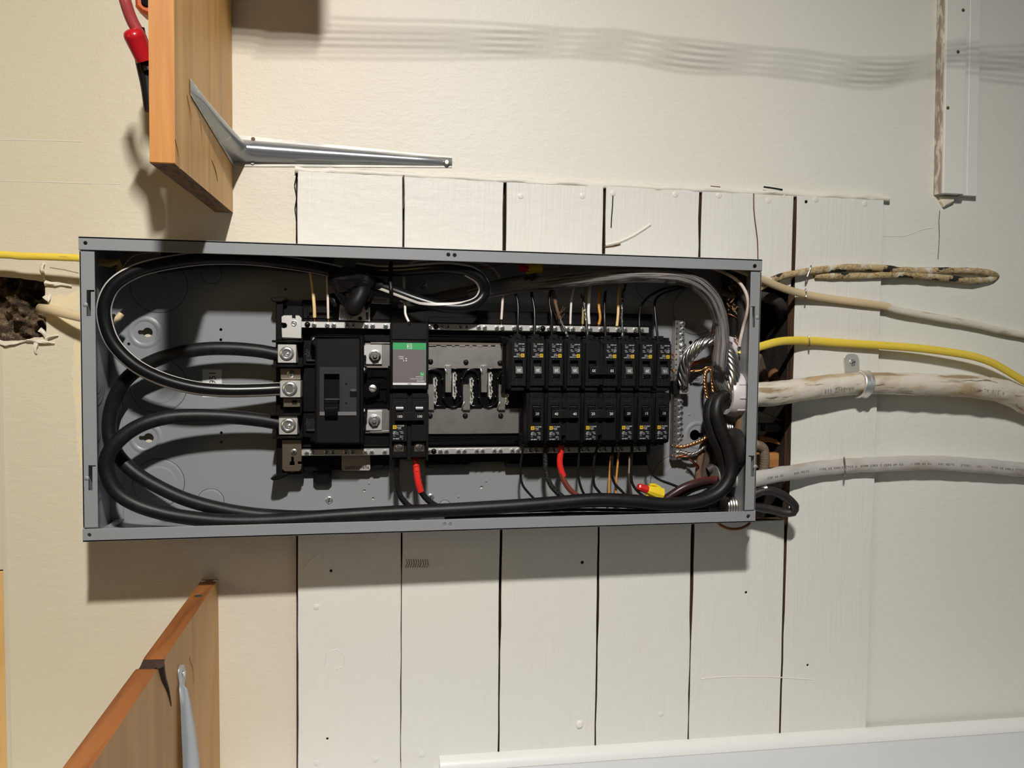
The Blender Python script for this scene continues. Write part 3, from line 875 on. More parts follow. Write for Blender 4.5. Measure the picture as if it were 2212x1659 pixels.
for (x, y, r) in mini:
    p = W(x, y, DB); hs.append(circ(p.x, p.z, r * PX(x, y, DB), 10))
m = MB().plate([(0, 0), (BW, 0), (BW, BH), (0, BH)], hs, D0, DB)
obj('back_panel', m, ENAM, enc, 20)
obj('side_wall', MB().box(0, TS, D0, D1 - 0.0012, 0.0, BH), ENAM, enc)
obj('side_wall', MB().box(0, BW, D0, D1, BH - TS, BH), ENAM, enc)
obj('side_wall', MB().box(0, BW, D0, D1, 0, TS), ENAM, enc)
# end wall at the far end has a round opening for the big bushing: left as a wall, the bushing is mounted on it
obj('side_wall', MB().box(BW - TS, BW, D0, D1 - 0.0012, 0.0, BH), ENAM, enc)
LW = 0.0152
def hole_at(x, y, r, d):
    p = W(x, y, d); return circ(p.x, p.z, r * PX(x, y, d), 14)
obj('front_flange', MB().plate([(-0.0004, BH - LW), (BW + 0.0004, BH - LW), (BW + 0.0004, BH + 0.0004), (-0.0004, BH + 0.0004)],
    [hole_at(184, 525, 4.4, D1), hole_at(1631, 575, 4, D1)], D1 - TS, D1, 0.0005), ENAM, enc, 20)
obj('front_flange', MB().plate([(-0.0004, -0.0004), (BW + 0.0004, -0.0004), (BW + 0.0004, LW), (-0.0004, LW)],
    [hole_at(192.5, 1156, 4.2, D1), hole_at(1617, 1115.5, 4, D1), hole_at(960.5, 1133, 3.6, D1), hole_at(973, 1133, 3.6, D1)], D1 - TS, D1, 0.0005), ENAM, enc, 20)
for (x, y) in ((968.5, 550), (982, 551)):
    p = W(x, y, D1)
    obj('screw_hole', MB().lathe((p.x, -D1, p.z), (0, -1, 0), [(0.0026, 0), (0.0024, 0.00012), (0.0016, 0.00012)], 16), VOID, enc)  # flush dark discs, the shade inside the holes put into the colour
def slot(xa, xb, xe, y0, y1):
    q = lambda x, y: (W(x, y, D1).x, W(x, y, D1).z)
    return [q(xa, y0), q(xe, y0), q(xe, y0 + 2.4), q(xb, y0 + 2.4), q(xb, y1), q(xa, y1)]
LL = 0.0165
obj('front_flange', MB().plate([(0, LW + 0.0012), (LL, LW + 0.0012), (LL, BH - LW - 0.0016), (0, BH - LW - 0.0016)],
    [slot(186, 195, 203.5, 627, 683), slot(190, 198.5, 206, 1006, 1060)], D1 - TS - 0.0012, D1 - 0.0012, 0.0004), ENAM, enc, 20)
obj('front_flange', MB().plate([(BW - 0.0153, LW + 0.0012), (BW, LW + 0.0012), (BW, BH - LW - 0.0016), (BW - 0.0153, BH - LW - 0.0016)],
    [slot(1633, 1625.5, 1621, 661, 708), slot(1630.5, 1623.5, 1618.5, 985, 1030)], D1 - TS - 0.0012, D1 - 0.0012, 0.0004), ENAM, enc, 20)
for (x, y) in ((184, 658), (187, 1033), (1636, 686), (1632, 1008)):
    p = W(x, y, D1 - 0.001)
    obj('dimple', MB().lathe((p.x, -(D1 - 0.0014), p.z), (0, -1, 0), [(0.0030, 0), (0.0024, 0.0009), (0.001, 0.0014)], 12), ENAM, enc, 80)
# knockouts pressed in the back and in the end wall
def knock(c, ax, radii, nm='knockout'):
    m = MB(); h = 0.0
    c = Vector(c); ax = Vector(ax)
    for r in radii:
        m.lathe(c + ax * h, ax, [(r + 0.0004, 0), (r + 0.0002, 0.00012)], 40, 1)
        m.lathe(c + ax * h, ax, [(r - 0.0003, 0), (r - 0.0003, 0.0003), (r - 0.0026, 0.0010), (r - 0.0034, 0.0010)], 40, 0)
        h += 0.0006
    return obj(nm, m, [ENAM, ENAMD], enc, 30)
def kb(x, y, rad): p = W(x, y, DB); knock((p.x, -DB, p.z), (0, -1, 0), [r * PX(x, y, DB) for r in rad])
kb(343, 617, [62, 44]); kb(343, 833, [62, 44]); kb(343, 1043, [56, 40]); kb(457, 592, [22]); kb(455, 1083, [29])
kb(1412, 613, [38]); kb(1504, 670, [50]); kb(1505, 818, [11]); kb(961, 1092, [12]); kb(1465, 1045, [60, 42])
for (y, rad) in ((700, [0.0115]), (828, [0.030, 0.022, 0.015]), (937, [0.012]), (985, [0.017, 0.011]), (1062, [0.0135])):
    z = W(216, y, 0.06).z
    knock((TS, -0.060, z), (1, 0, 0), rad)
obj('lap_flange', MB().box(TS, W(264, 900, DB + 0.0012).x, DB, DB + 0.0012, 0.004, W(264, 690, DB).z, 0.0003), ENAM, enc)
obj('corner_tab', MB().pprism([(231, 1137), (243, 1127), (262, 1127), (248, 1139)], 0.02, 0.035, 0.0004), ENAM, enc)
for k in keys:                                # dished rim round the keyholes
    p = W(k[0] - 6 * k[2], k[1], DB)
    m = MB().lathe((p.x, -DB, p.z), (0, -1, 0), [(0.0215, 0.0), (0.0185, 0.0012), (0.0172, 0.0013), (0.0150, 0.0005), (0.0142, 0.00003)], 30, 0, False)
    obj('dished_rim', m, ENAM, enc, 80)
def hexscrew(x, y, d, r, parent=enc, m1=STEEL, ang=0.5):
    p = W(x, y, d)
    m = MB().lathe((p.x, -d, p.z), (0, -1, 0), [(r, 0), (r, 0.0008), (r * 0.95, 0.0010)], 18)
    m.prism(hexagon(p.x, p.z, r * 0.8, 0.3), d + 0.0008, d + 0.0030, 0.0004)
    a, c_ = math.cos(ang), math.sin(ang)
    m.prism([(p.x + u * a - v * c_, p.z + u * c_ + v * a) for u, v in ((-r * .7, -r * .12), (r * .7, -r * .12), (r * .7, r * .12), (-r * .7, r * .12))], d + 0.0026, d + 0.0032, 0, 1)
    return obj('screw', m, [m1, SLOT], parent)
hexscrew(711, 1080, DB, 0.0050, ang=1.4); hexscrew(930, 1074, DB, 0.0050, ang=1.5); hexscrew(1484, 1016, DB, 0.0048, ang=-1.1)
for x, y in ((715, 590), (914, 615), (1180, 624), (1449, 610)):
    hexscrew(x, y, DB, 0.0050, m1=STEELD)
for x, y in ((286, 886), (797, 1044), (920, 1041), (1050, 1039), (990, 1073), (1489, 895)):
    p = W(x, y, DB)
    obj('dimple', MB().lathe((p.x, -DB, p.z), (0, -1, 0), [(0.0018, 0), (0.0014, 0.0008), (0.0005, 0.0011)], 10), ENAM, enc, 80)
# printed ground symbol and sticker
m = MB().pbox(437, 798, 479, 858, DB, DB + 0.0003, 0.0001)
st = obj('sticker', m, STKW, enc)
p = W(460, 816, DB)
obj('sticker_print', MB().text('951', 0.0118, (p.x, DB + 0.00036, p.z), math.pi / 2), BPRINT, st, None)
p = W(1505, 818, DB + 0.001)
m = MB()
for a in ((-0.005, 0.0, 0.005, 0.0), (-0.003, -0.002, 0.003, -0.002), (0.0, 0.0, 0.0, 0.005)):
    m.box(p.x + a[0] - 0.0002, p.x + a[2] + 0.0002, DB + 0.0016, DB + 0.0019, p.z + a[1] - 0.0002, p.z + a[3] + 0.0002)
obj('ground_mark', m, ENAMD, enc)

# ================================================================== CABLES ON THE WALL, beyond the far end
def cable(name, label, cat, pts, r, mt, seg=12, step=0.006, group=None, ry=None, wob=0.0, sm=80, part='jacket'):
    t = thing(name, label, cat, W(*pts[0]) if not isinstance(pts[0], Vector) else pts[0], group)
    obj(part, MB().tube(pts, r, seg, step, ry=ry, wob=wob), mt, t, sm)
    return t
def staple(x, y0, y1, d, parent, r=0.0009, lean=2, mt=STEELD):
    a, b = W(x, y0, d), W(x + lean, y1, d)
    a0, b0 = W(x - 1, y0 - 1, 0.008), W(x + lean - 1, y1 + 1, 0.008)
    obj('staple', MB().tube([a0, a, (a + b) / 2 + Vector((0, -0.0005, 0)), b, b0], r, 6, 0.003), mt, parent)
R = lambda rpx, x, y, d: rpx * PX(x, y, d)
# twin old cloth cable: two runs side by side
c1 = cable('cloth_cable', 'old frayed cloth covered cable, higher of the twin runs at the wall', 'cable',
      [(1640, 622, 0.045), (1665, 607, 0.032), (1700, 594, 0.022), (1760, 584, 0.017), (1830, 578, 0.016), (1890, 578, 0.0155), (1950, 584, 0.014), (2040, 585, 0.011), (2110, 586, 0.008), (2146, 592, 0.002), (2152, 597, -0.006)], 0.0053, CLOTH, 10, 0.005, ry=0.0048, wob=0.25)
staple(1752, 575, 601, 0.0245, c1, lean=-10)
c1b = cable('cloth_cable', 'blackened cloth covered cable, lower of the twin runs at the wall', 'cable',
      [(1760, 596, 0.012), (1820, 597, 0.013), (1880, 595, 0.013), (1960, 593, 0.013), (2040, 600, 0.012), (2100, 606, 0.010), (2138, 604, 0.004), (2152, 600, -0.004)], 0.0050, CLOTH, 10, 0.005, ry=0.0046, wob=0.25)
m = MB().pprism([(2150, 588), (2160, 596), (2152, 606), (2140, 609), (2146, 598)], 0.0, 0.0012, 0.0004)
obj('torn_rim', m, VOID, wall)
c2 = cable('sheathed_cable', 'tan plastic cable painted over where it slopes down the wall', 'cable',
      [(1560, 566, 0.085), (1610, 586, 0.07), (1645, 603, 0.055), (1690, 622, 0.036), (1740, 636, 0.022), (1800, 646, 0.016), (1860, 654, 0.015), (1905, 660, 0.013), (1920, 663, 0.012)], 0.0058, TANJ, 12, 0.006, ry=0.0040)
obj('painted_length', MB().tube([(1912, 661, 0.0123), (1940, 670, 0.0115), (2000, 682, 0.010), (2100, 700, 0.009), (2180, 718, 0.008), (2260, 732, 0.006), (2320, 744, -0.015)], 0.0054, 12, 0.006, ry=0.0040, wob=0.12), PNTJ, c2, 80)
staple(1741, 625, 646, 0.0265, c2, lean=0)
c3 = cable('sheathed_cable', 'yellow plastic cable leaving the grey box above the thick white one', 'cable',
      [(1600, 762, 0.05), (1645, 748, 0.042), (1690, 737, 0.032), (1748, 736, 0.019), (1820, 741, 0.018), (1900, 746, 0.0185), (1980, 752, 0.020), (2060, 762, 0.023), (2110, 772, 0.024), (2150, 787, 0.023), (2210, 822, 0.018), (2260, 850, 0.012), (2310, 880, -0.015)], 0.0062, YEL, 12, 0.006, ry=0.0040)
staple(1747, 726, 749, 0.0235, c3, lean=2)
TH1 = [(1590, 850, 0.050), (1640, 852, 0.047), (1700, 846, 0.042), (1780, 835, 0.035), (1860, 829, 0.030), (1950, 829, 0.030), (2040, 832, 0.032), (2120, 837, 0.032), (2180, 851, 0.026), (2250, 885, 0.014), (2310, 925, -0.03)]
c4 = cable('service_cable', 'thick dirty white entrance cable strapped to the boards', 'cable', TH1, lambda t: 0.0188 - 0.0020 * math.sin(math.pi * min(1, t * 1.1)) + 0.004 * max(0, t - 0.6), SEJ, 20, 0.006, ry=None, wob=0.10)
SE2 = [(1590, 1040, 0.046), (1640, 1033, 0.043), (1700, 1022, 0.032), (1760, 1013, 0.022), (1822, 1007, 0.020), (1900, 1003, 0.020), (2000, 1000, 0.020), (2100, 1005, 0.019), (2200, 1014, 0.016), (2270, 1020, 0.012), (2320, 1026, -0.02)]
c5 = cable('service_cable', 'grey white flat cable with black lettering along it', 'cable', SE2, 0.0116, SEG, 16, 0.006, ry=0.0078, wob=0.10)
staple(1824, 989, 1026, 0.0315, c5, lean=2)
def path_text(parent, pts, r_out, words, size, mt, v0=0.0, flip=False, step=0.0004):
    """Lettering printed along a cable: words = [(px of the word's middle, text)]."""
    P, T, _ = sample(pts, 0.01, step)
    fr = frames(P, T)
    def at(px):
        best = min(range(len(P)), key=lambda i: abs(proj_x(P[i]) - px))
        return best
    L = [0.0]
    for i in range(1, len(P)): L.append(L[-1] + (P[i] - P[i - 1]).length)
    for (px, st) in words:
        m = MB()
        n = len(st)
        i0 = at(px)
        for k, ch in enumerate(st):
            if ch == ' ': continue
            s = L[i0] + ((k - (n - 1) / 2) * size * 0.80) * (-1 if flip else 1)
            i = min(range(len(L)), key=lambda q: abs(L[q] - s))
            t = T[i]; nn, bb = fr[i]
            up = -bb if bb.z < 0 else bb
            up = up.normalized()
            if flip: t, up = -t, -up
            M = Matrix((t, up, nn)).transposed().to_4x4()
            M.translation = P[i] + nn * r_out + fr[i][1] * (v0 if bb.z > 0 else -v0)
            m.text(ch, size, None, 0, 0, M)
        obj('lettering', m, mt, parent, None)
def proj_x(v):
    q = RC @ (Vector((v.x, v.z, -v.y)) - Vector((CX, CZ, CD)))
    return 1106.0 + FPX * q.x / -q.z
path_text(c5, SE2, 0.0086, [(1667, 'CDR #6 CU'), (1723, '600 VOLTS'), (1788, 'TYPE SE CABLE'), (1830, 'STYLE U'), (1870, 'XHHW CDRS'), (1918, '2 CDRS #4 CU'), (1982, '1 CDR #6 CU'), (2036, '600 VOLTS'), (2078, 'E73061'), (2107, '(UL)'), (2156, 'TYPE SE CABLE'), (2196, 'STYLE U')], 0.0041, BPRINT)
path_text(c4, TH1, 0.0182, [(1795, 'AA-8000 SER'), (2120, 'CDR 2/0 AL (UL)')], 0.0060, mat('faded_print', (0.20, 0.19, 0.18), 0.6), -0.004, True)
# pipe strap over the thick cable
stp = thing('pipe_strap', 'one hole galvanised strap screwed over the thick white cable', 'strap', W(1850, 800, 0.012))
pA = W(1868, 830, 0.030)
m = MB()
vs = []
for k in range(15):
    f = math.radians(100 - 205 * k / 14)
    for (o, q) in ((-0.0085, 0.0), (-0.0060, 0.0022), (-0.0025, 0.0008), (0.0025, 0.0008), (0.0060, 0.0022), (0.0085, 0.0)):
        rr_ = 0.0192 + q
        vs.append((pA.x + o - 0.004 + 0.10 * math.sin(f) * rr_, -(0.030 + math.cos(f) * rr_), pA.z + math.sin(f) * rr_))
m.add(vs, [(k * 6 + j, k * 6 + j + 1, k * 6 + j + 7, k * 6 + j + 6) for k in range(14) for j in range(5)])
o = obj('saddle', m, ZINC, stp, 70)
sm = o.modifiers.new('thickness', 'SOLIDIFY'); sm.thickness = 0.0014
m = MB().pprism([(1823, 775), (1826, 768), (1834, 764), (1846, 764), (1853, 768), (1856, 776), (1857, 800), (1862, 806), (1826, 806)], 0.0095, 0.0115, 0.0004)
obj('tab', m, mat('dull_galvanised', (0.60, 0.58, 0.54), 0.45, 0.5), stp)
hexscrew(1841, 783, 0.0115, 0.0052, stp)
# rubber loop, stray wire and connector bits below the far corner
lp = cable('cable_loop', 'grimy black cable bent in a loop outside the box corner', 'cable',
      [(1618, 1072, 0.055), (1650, 1060, 0.060), (1678, 1064, 0.062), (1702, 1078, 0.062), (1716, 1093, 0.060), (1712, 1106, 0.056), (1695, 1107, 0.052), (1668, 1101, 0.048), (1640, 1096, 0.046), (1618, 1092, 0.045)], 0.0066, LOOP, 12, 0.004, wob=0.1)
tag(obj('stray_wire', MB().tube([(1545, 1122, 0.05), (1556, 1134, 0.055), (1574, 1142, 0.055), (1598, 1142, 0.055), (1618, 1132, 0.05), (1622, 1120, 0.045)], 0.0023, 8, 0.004), mat('copper_brown_wire', (0.28, 0.085, 0.035), 0.4), None, 80), 'thin copper brown wire sagging below the box corner', 'wire')
k1 = thing('cable_connector', 'cast metal clamp fitting where the lettered cable enters the box', 'connector', W(1640, 1030, 0.045))
ce = W(1640, 1034, 0.044)
for (dx_, r1, h_) in ((-0.034, 0.0205, 0.007), (-0.022, 0.0215, 0.006)):
    obj('lock_ring', MB().lathe((BW + dx_, ce.y, ce.z), (1, 0, 0), [(0.0135, 0.0), (r1, 0.0), (r1, h_), (0.0135, h_)], 28), CONN, k1)
obj('clamp_body', MB().lathe((BW, ce.y, ce.z), (1, 0, 0), [(0.0165, 0.0), (0.0165, 0.006), (0.015, 0.007), (0.015, 0.013), (0.0135, 0.013)], 24), mat('ivory_fitting', (0.62, 0.60, 0.45), 0.45), k1)
p = W(1648, 1056, 0.06)
obj('clamp_screw', MB().cyl((p.x - 0.006, p.y, p.z - 0.003), (1, -0.2, 0.45), 0.0034, 0.013, 12, 0.0006), ZINC, k1)
obj('clamp_ear', MB().box(p.x - 0.010, p.x + 0.002, 0.035, 0.055, p.z - 0.010, p.z - 0.002, 0.002), mat('ivory_fitting', (0.62, 0.60, 0.45), 0.45), k1)
obj('inner_cable_end', MB().tube([(1560, 1036, 0.046), (1580, 1036, 0.046), (1600, 1036, 0.046), (1625, 1035, 0.045)], 0.0112, 14, 0.006, ry=0.0085), SEG, k1, 80)
path_text(k1, [(1560, 1036, 0.046), (1580, 1036, 0.046), (1625, 1035, 0.045)], 0.0089, [(1601, 'ORN')], 0.0062, BPRINT, 0.002)

# what shows in the sawn opening beside the box
tag(obj('dark_conduit', MB().tube([(1618, 628, -0.01), (1650, 640, -0.012), (1676, 650, -0.016), (1690, 672, -0.03), (1694, 700, -0.06)], lambda t: 0.0095, 12, 0.004), mat('dusty_black', (0.05, 0.042, 0.038), 0.7), None, 80), 'dusty black round pipe at the head of the wall opening', 'pipe')
t = thing('wood_offcut', 'orange brown wood block in the foot of the wall opening', 'wood', W(1665, 990, -0.03))
obj('block', MB().pbox(1636, 979, 1690, 1012, -0.07, -0.032, 0.002), mat('raw_orange_wood', (0.50, 0.23, 0.07), 0.6, var=[(60, (0.36, 0.15, 0.04), (0.1, 1, 1), 0.45, 0.65)]), t)
t = thing('wood_splinter', 'broken amber wood splinter inside the wall opening', 'wood', W(1665, 952, -0.03))
obj('splinter', MB().pprism([(1640, 941), (1662, 944), (1680, 950), (1687, 962), (1672, 957), (1662, 955), (1650, 956), (1640, 953)], -0.04, -0.03, 0.001), mat('raw_orange_wood', (0.5, 0.23, 0.07), 0.6), t)
t = thing('metal_clamp', 'flat dark metal clamp lying across the wall opening', 'clamp', W(1668, 925, -0.02))
obj('bar', MB().pprism([(1630, 916), (1682, 914), (1690, 918), (1690, 928), (1682, 932), (1630, 934)], -0.03, -0.018, 0.002), mat('dark_metal', (0.10, 0.10, 0.10), 0.4, 0.6), t)
obj('buckle', MB().pbox(1646, 914, 1654, 932, -0.02, -0.0155, 0.001), BLKG, t)
tag(obj('armoured_cable', MB().tube([(1630, 960, 0.0), (1648, 968, -0.004), (1652, 990, -0.006), (1650, 1015, -0.01)], lambda t: 0.0075 * (1 + 0.06 * math.sin(t * 90)), 12, 0.0012), mat('brown_armour', (0.26, 0.19, 0.13), 0.6, 0.3), None, 60), 'brown ribbed cable bending down beside the wood block', 'cable')
tag(obj('wood_dowel', MB().tube([(1636, 770, -0.02), (1645, 800, -0.03), (1654, 835, -0.04)], 0.0075, 8, 0.006), mat('old_brown_wood', (0.13, 0.09, 0.065), 0.8), None), 'old brown stick standing in the wall opening', 'wood')
tag(obj('wood_lump', MB().lathe(W(1675, 812, -0.05), (0, -1, 0), [(0.002, -0.012), (0.009, -0.009), (0.0125, 0.0), (0.009, 0.009), (0.002, 0.012)], 18), mat('brown_knob', (0.22, 0.10, 0.04), 0.6), None, 80), 'round brown lump deep in the wall opening', 'knob')
tag(obj('cloth_scrap', MB().tube([(1636, 893, -0.02), (1660, 898, -0.02), (1680, 906, -0.024), (1690, 908, -0.026)], lambda t: 0.004 * (1.1 - t), 7, 0.004, wob=0.6), mat('tan_scrap', (0.30, 0.22, 0.15), 0.9), None), 'thin tan splinter pointing across the wall opening', 'scrap')
# cables at the near end
tag(obj('sheathed_cable', MB().tube([(-400, 546, 0.03), (-200, 548, 0.03), (0, 550, 0.032), (40, 553, 0.034), (90, 554, 0.036), (140, 556, 0.038), (175, 558, 0.040), (215, 566, 0.045), (240, 569, 0.047)], 0.0046, 12, 0.006, ry=0.0036), YEL, None, 80), 'slim yellow cable running in from the outer edge above the torn hole', 'cable')
tag(obj('sheathed_cable', MB().tube([(86, 666, -0.016), (94, 667, 0.004), (110, 669, 0.016), (140, 677, 0.026), (175, 685, 0.034), (215, 694, 0.042), (248, 688, 0.05)], 0.0062, 14, 0.004, ry=0.0046), TANJ, None, 80), 'cream flat cable coming out of the torn hole in the wall', 'cable')

# ================================================================== INTERIOR ASSEMBLY
DT = 0.034                                     # front of the moulded tray
bus = thing('bus_assembly', 'black moulded tray with bright metal bus bars and terminal strips inside the box', 'bus assembly', W(1000, 840, 0.02))
x0 = W(599, 850, DT).x; x1 = W(1412, 850, DT).x
zt = W(700, 657, DT).z; zb_ = W(700, 1016, DT).z
m = MB()
m.box(x0, x1, DB, DT - 0.010, zb_ + 0.012, zt - 0.004, 0.001)
m.pbox(596, 660, 655, 1026, 0.016, DT, 0.001)
m.pbox(652, 650, 846, 690, 0.016, 0.026, 0.001)
m.pbox(665, 662, 716, 676, 0.026, 0.031, 0.0006); m.pbox(663, 663, 668, 684, 0.026, 0.032, 0.0006)
m.pbox(925, 688, 1405, 702, 0.016, 0.027, 0.001)
m.pbox(650, 705, 846, 722, 0.02, 0.037, 0.001)
m.pbox(600, 960, 846, 966, 0.02, 0.038, 0.001)
m.pbox(920, 985, 1015, 1010, 0.014, 0.027, 0.001); m.pbox(1012, 985, 1096, 999, 0.014, 0.026, 0.001); m.pbox(1093, 985, 1400, 1008, 0.014, 0.027, 0.001)
m.pbox(655, 984, 840, 1016, 0.014, 0.027, 0.001)
m.pprism([(806, 1000), (836, 1000), (834, 1004), (818, 1016), (806, 1016)], 0.016, 0.028, 0.0006)
m.pbox(676, 1010, 716, 1050, 0.013, 0.024, 0.004)
m.pbox(654, 735, 684, 790, 0.02, 0.042, 0.001); m.pbox(654, 893, 684, 945, 0.02, 0.042, 0.001); m.pbox(654, 795, 684, 890, 0.02, 0.040, 0.001)
m.pbox(786, 722, 846, 738, 0.02, 0.036, 0.001); m.pbox(786, 935, 846, 960, 0.02, 0.036, 0.001)
obj('tray', m, BLK, bus)
for (xa, ya, xb_, yb) in ((587, 735, 654, 740), (585, 788, 655, 793), (584, 894, 650, 899), (588, 943, 654, 948)):
    obj('insulating_fin', MB().pbox(xa, ya, xb_, yb, 0.02, 0.060, 0.0008), BLK, bus)
m = MB()
m.pprism([(584, 644), (589, 641), (594, 643), (613, 641), (619, 647), (606, 652), (596, 652), (588, 651)], 0.02, 0.050, 0.001)
m.pprism([(584, 1034), (600, 1024), (622, 1021), (620, 1028), (604, 1036), (588, 1038)], 0.02, 0.050, 0.001)
m.pbox(596, 652, 612, 735, 0.02, 0.045, 0.001); m.pbox(597, 948, 612, 1024, 0.02, 0.043, 0.001)
m.pbox(648, 861, 652, 893, 0.03, 0.052, 0.0006); m.pbox(650, 728, 654, 744, 0.03, 0.05, 0.0006)
tag(obj('end_barrier', m, BLK, bus), kind='stuff')
for (y0, y1) in ((757, 775), (907, 926)):
    m = MB()
    m.pbox(661, y0 - 3, 664, y1 + 5, 0.03, 0.046, 0.0006, 0); m.pbox(661, y1 + 1, 682, y1 + 6, 0.03, 0.046, 0.0006, 0)
    m.pbox(664, y0 - 2, 680, y1 + 1, 0.04, 0.0428, 0, 1)
    for k in range(6):
        p = W(664, (y0 + y1) / 2 - 1, 0.043)
        m.lathe((p.x + 0.0026 * math.cos(k * 1.047), -0.0428, p.z + 0.0026 * math.sin(k * 1.047)), (0, -1, 0), [(0.0007, 0), (0.0005, 0.0003)], 6, 2)
    obj('terminal_socket', m, [GRYP, VOID, STEELD], bus)
p = W(661, 840, 0.0405)
obj('pole_mark', MB().text('N', 0.009, (p.x, 0.0403, p.z), math.pi / 2), BLKM, bus, None)
# stepped frame right of the main breaker
m = MB()
m.pbox(784, 798, 843, 884, 0.02, 0.037, 0.001)
m.pprism([(783, 830), (800, 826), (820, 826), (820, 846), (812, 856), (790, 861), (783, 852)], 0.037, 0.050, 0.0008)
for (xa, ya, xb_, yb) in ((798, 812, 836, 814), (798, 864, 836, 866), (834, 812, 836, 866), (820, 838, 834, 839.5), (800, 797, 803, 812)):
    m.pbox(xa, ya, xb_, yb, 0.03, 0.0405, 0.0004)
for (x, y) in ((799, 813), (833, 813), (799, 865), (832, 865)):
    m.disc(x, y, 0.03, 0.0412, 3.4, 10)
m.pbox(838, 790, 843, 882, 0.03, 0.045, 0.0006)
obj('frame', m, BLKG, bus)
p = W(805, 839, 0.050)
obj('terminal_screw', screw_mb(MB(), (p.x, 0.050, p.z), 0.0051, 0.0018, 'one', 0, 1, -0.25), [ZINC, SLOT], bus)
# lugs
def lug(x0_, y0_, x1_, y1_, cx, cy, r, kind, mm=ZINC):
    X0, X1, Z0, Z1 = PR(x0_, y0_, x1_, y1_, 0.056)
    lg = obj('lug', MB().box(X0, X1, 0.034, 0.056, Z0, Z1, 0.0008), mm, bus)
    p = W(cx, cy, 0.056); s = r * PX(cx, cy, 0.056)
    m = MB()
    m.lathe((p.x, -0.056, p.z), (0, -1, 0), [(s * 1.12, 0), (s * 1.12, 0.00015)], 24, 1)
    m.lathe((p.x, -0.056, p.z), (0, -1, 0), [(s, 0.0), (s, 0.0016), (s * 0.86, 0.0024), (s * 0.70, 0.0024), (s * 0.60, 0.0006), (1e-7, 0.0006)], 24, 0)
    if kind == 'hex':
        m.prism(hexagon(p.x, p.z, s * 0.58, 0.4), 0.0562, 0.0568, 0, 1)
    else:
        m.lathe((p.x + s * 0.12, -0.0566, p.z - s * 0.05), (0, -1, 0), [(s * 0.30, 0), (s * 0.12, 0.0011)], 12, 0)
    obj('set_screw', m, [STEEL, STEELD], lg)
lug(599.5, 743, 640.5, 784.5, 619.5, 764, 14.5, 'ball')
lug(604.5, 822.5, 650, 859, 626, 840, 15, 'hex')
lug(602, 898, 643, 939.5, 623, 919, 15, 'ball')
m = MB().pbox(606, 795.5, 650, 820, 0.03, 0.046, 0.0005)
o = obj('neutral_link', m, TINW, bus)
p = W(628.5, 807.5, 0.046)
obj('terminal_screw', screw_mb(MB(), (p.x, 0.046, p.z), 0.0050, 0.0012, 'one', 0, 1, 1.57), [STEELD, SLOT], o)
m = MB().pbox(612, 860, 650, 879.5, 0.03, 0.046, 0.0005); m.pbox(631, 864.5, 641.5, 873.5, 0.0462, 0.0464, 0, 1)
obj('neutral_link', m, [TINW, VOID], bus)
# neutral strap ends
q = lambda pts, d: [(W(x, y, d).x, W(x, y, d).z) for x, y in pts]
m = MB().plate(q([(608, 684), (613, 681), (631, 681), (631, 687), (638, 688), (638, 681), (646, 681.5), (651.5, 687), (651, 731), (609, 729), (608, 708), (614, 709), (619, 707), (620, 702), (617, 698), (608, 697)][::-1], 0.050), [], 0.047, 0.050, 0.0004)
m.pbox(609.5, 726, 650, 733, 0.036, 0.0485, 0.0014)
o = obj('neutral_strap', m, ZINC, bus)
p = W(635, 698.5, 0.050)
obj('terminal_screw', MB().lathe((p.x, -0.050, p.z), (0, -1, 0), [(0.0038, 0), (0.0034, 0.0012), (0.0025, 0.0012), (0.0012, 0.0004), (0.0010, 0.0016)], 18), STEEL, o)
m = MB().plate(q([(609.5, 950), (649.5, 950), (651.5, 953), (651.5, 997), (643.5, 997), (643.5, 1003), (651.5, 1003), (651, 1013), (646, 1018), (615, 1018.5), (609.5, 1013)], 0.050),
               [q([(629.5, 988), (632, 986), (634.5, 989), (634.5, 997), (636, 998), (636, 1005.5), (626, 1005.5), (626, 998), (629, 997)], 0.050)], 0.047, 0.050, 0.0004)
o = obj('neutral_strap', m, TINW, bus)
p = W(635, 976.5, 0.050)
obj('terminal_screw', screw_mb(MB(), (p.x, 0.050, p.z), 0.0042, 0.0012), [STEELD, SLOT], o)
# terminal strips
bars = []
def strip_bar(xa, ya, xb_, yb, half, scr, riv, big=()):
    d0, d1 = 0.036, 0.047
    za, zb2 = W(xa, ya, d1).z, W(xb_, yb, d1).z
    X0, X1 = W(xa, ya, d1).x, W(xb_, yb, d1).x
    h = half * PX((xa + xb_) / 2, (ya + yb) / 2, d1); z = (za + zb2) / 2
    b = obj('neutral_bar', MB().box(X0, X1, d0, d1, z - h, z + h, 0.0006), ZINC, bus)
    for i, x in enumerate(scr):
        X = W(x, ya + (yb - ya) * (x - xa) / (xb_ - xa), d1).x
        obj('terminal_screw', screw_mb(MB(), (X, d1, z - 0.0003), 0.0034, 0.0022, 'cross', 0, 1, (i * 1.7) % 1.57), [STEEL, SLOT], b)
    for x in riv:
        X = W(x, ya + (yb - ya) * (x - xa) / (xb_ - xa), d1).x
        obj('rivet', MB().lathe((X, -d1, z), (0, -1, 0), [(0.0038, 0), (0.0032, 0.0016), (0.0015, 0.0025)], 14), BLKG, b, 80)
    return b
topx = [678.5, 707, 721, 750, 763, 791, 805, 833, 928, 955, 968, 994.5, 1008, 1034, 1047, 1073, 1085, 1110.5, 1124, 1148.5, 1163, 1186, 1199.5, 1226, 1237.5, 1258.5, 1275, 1298, 1312, 1335, 1350.5, 1372, 1386.5]
strip_bar(649, 700, 1402, 714, 6.6, topx, [664, 941.5, 1172.5])
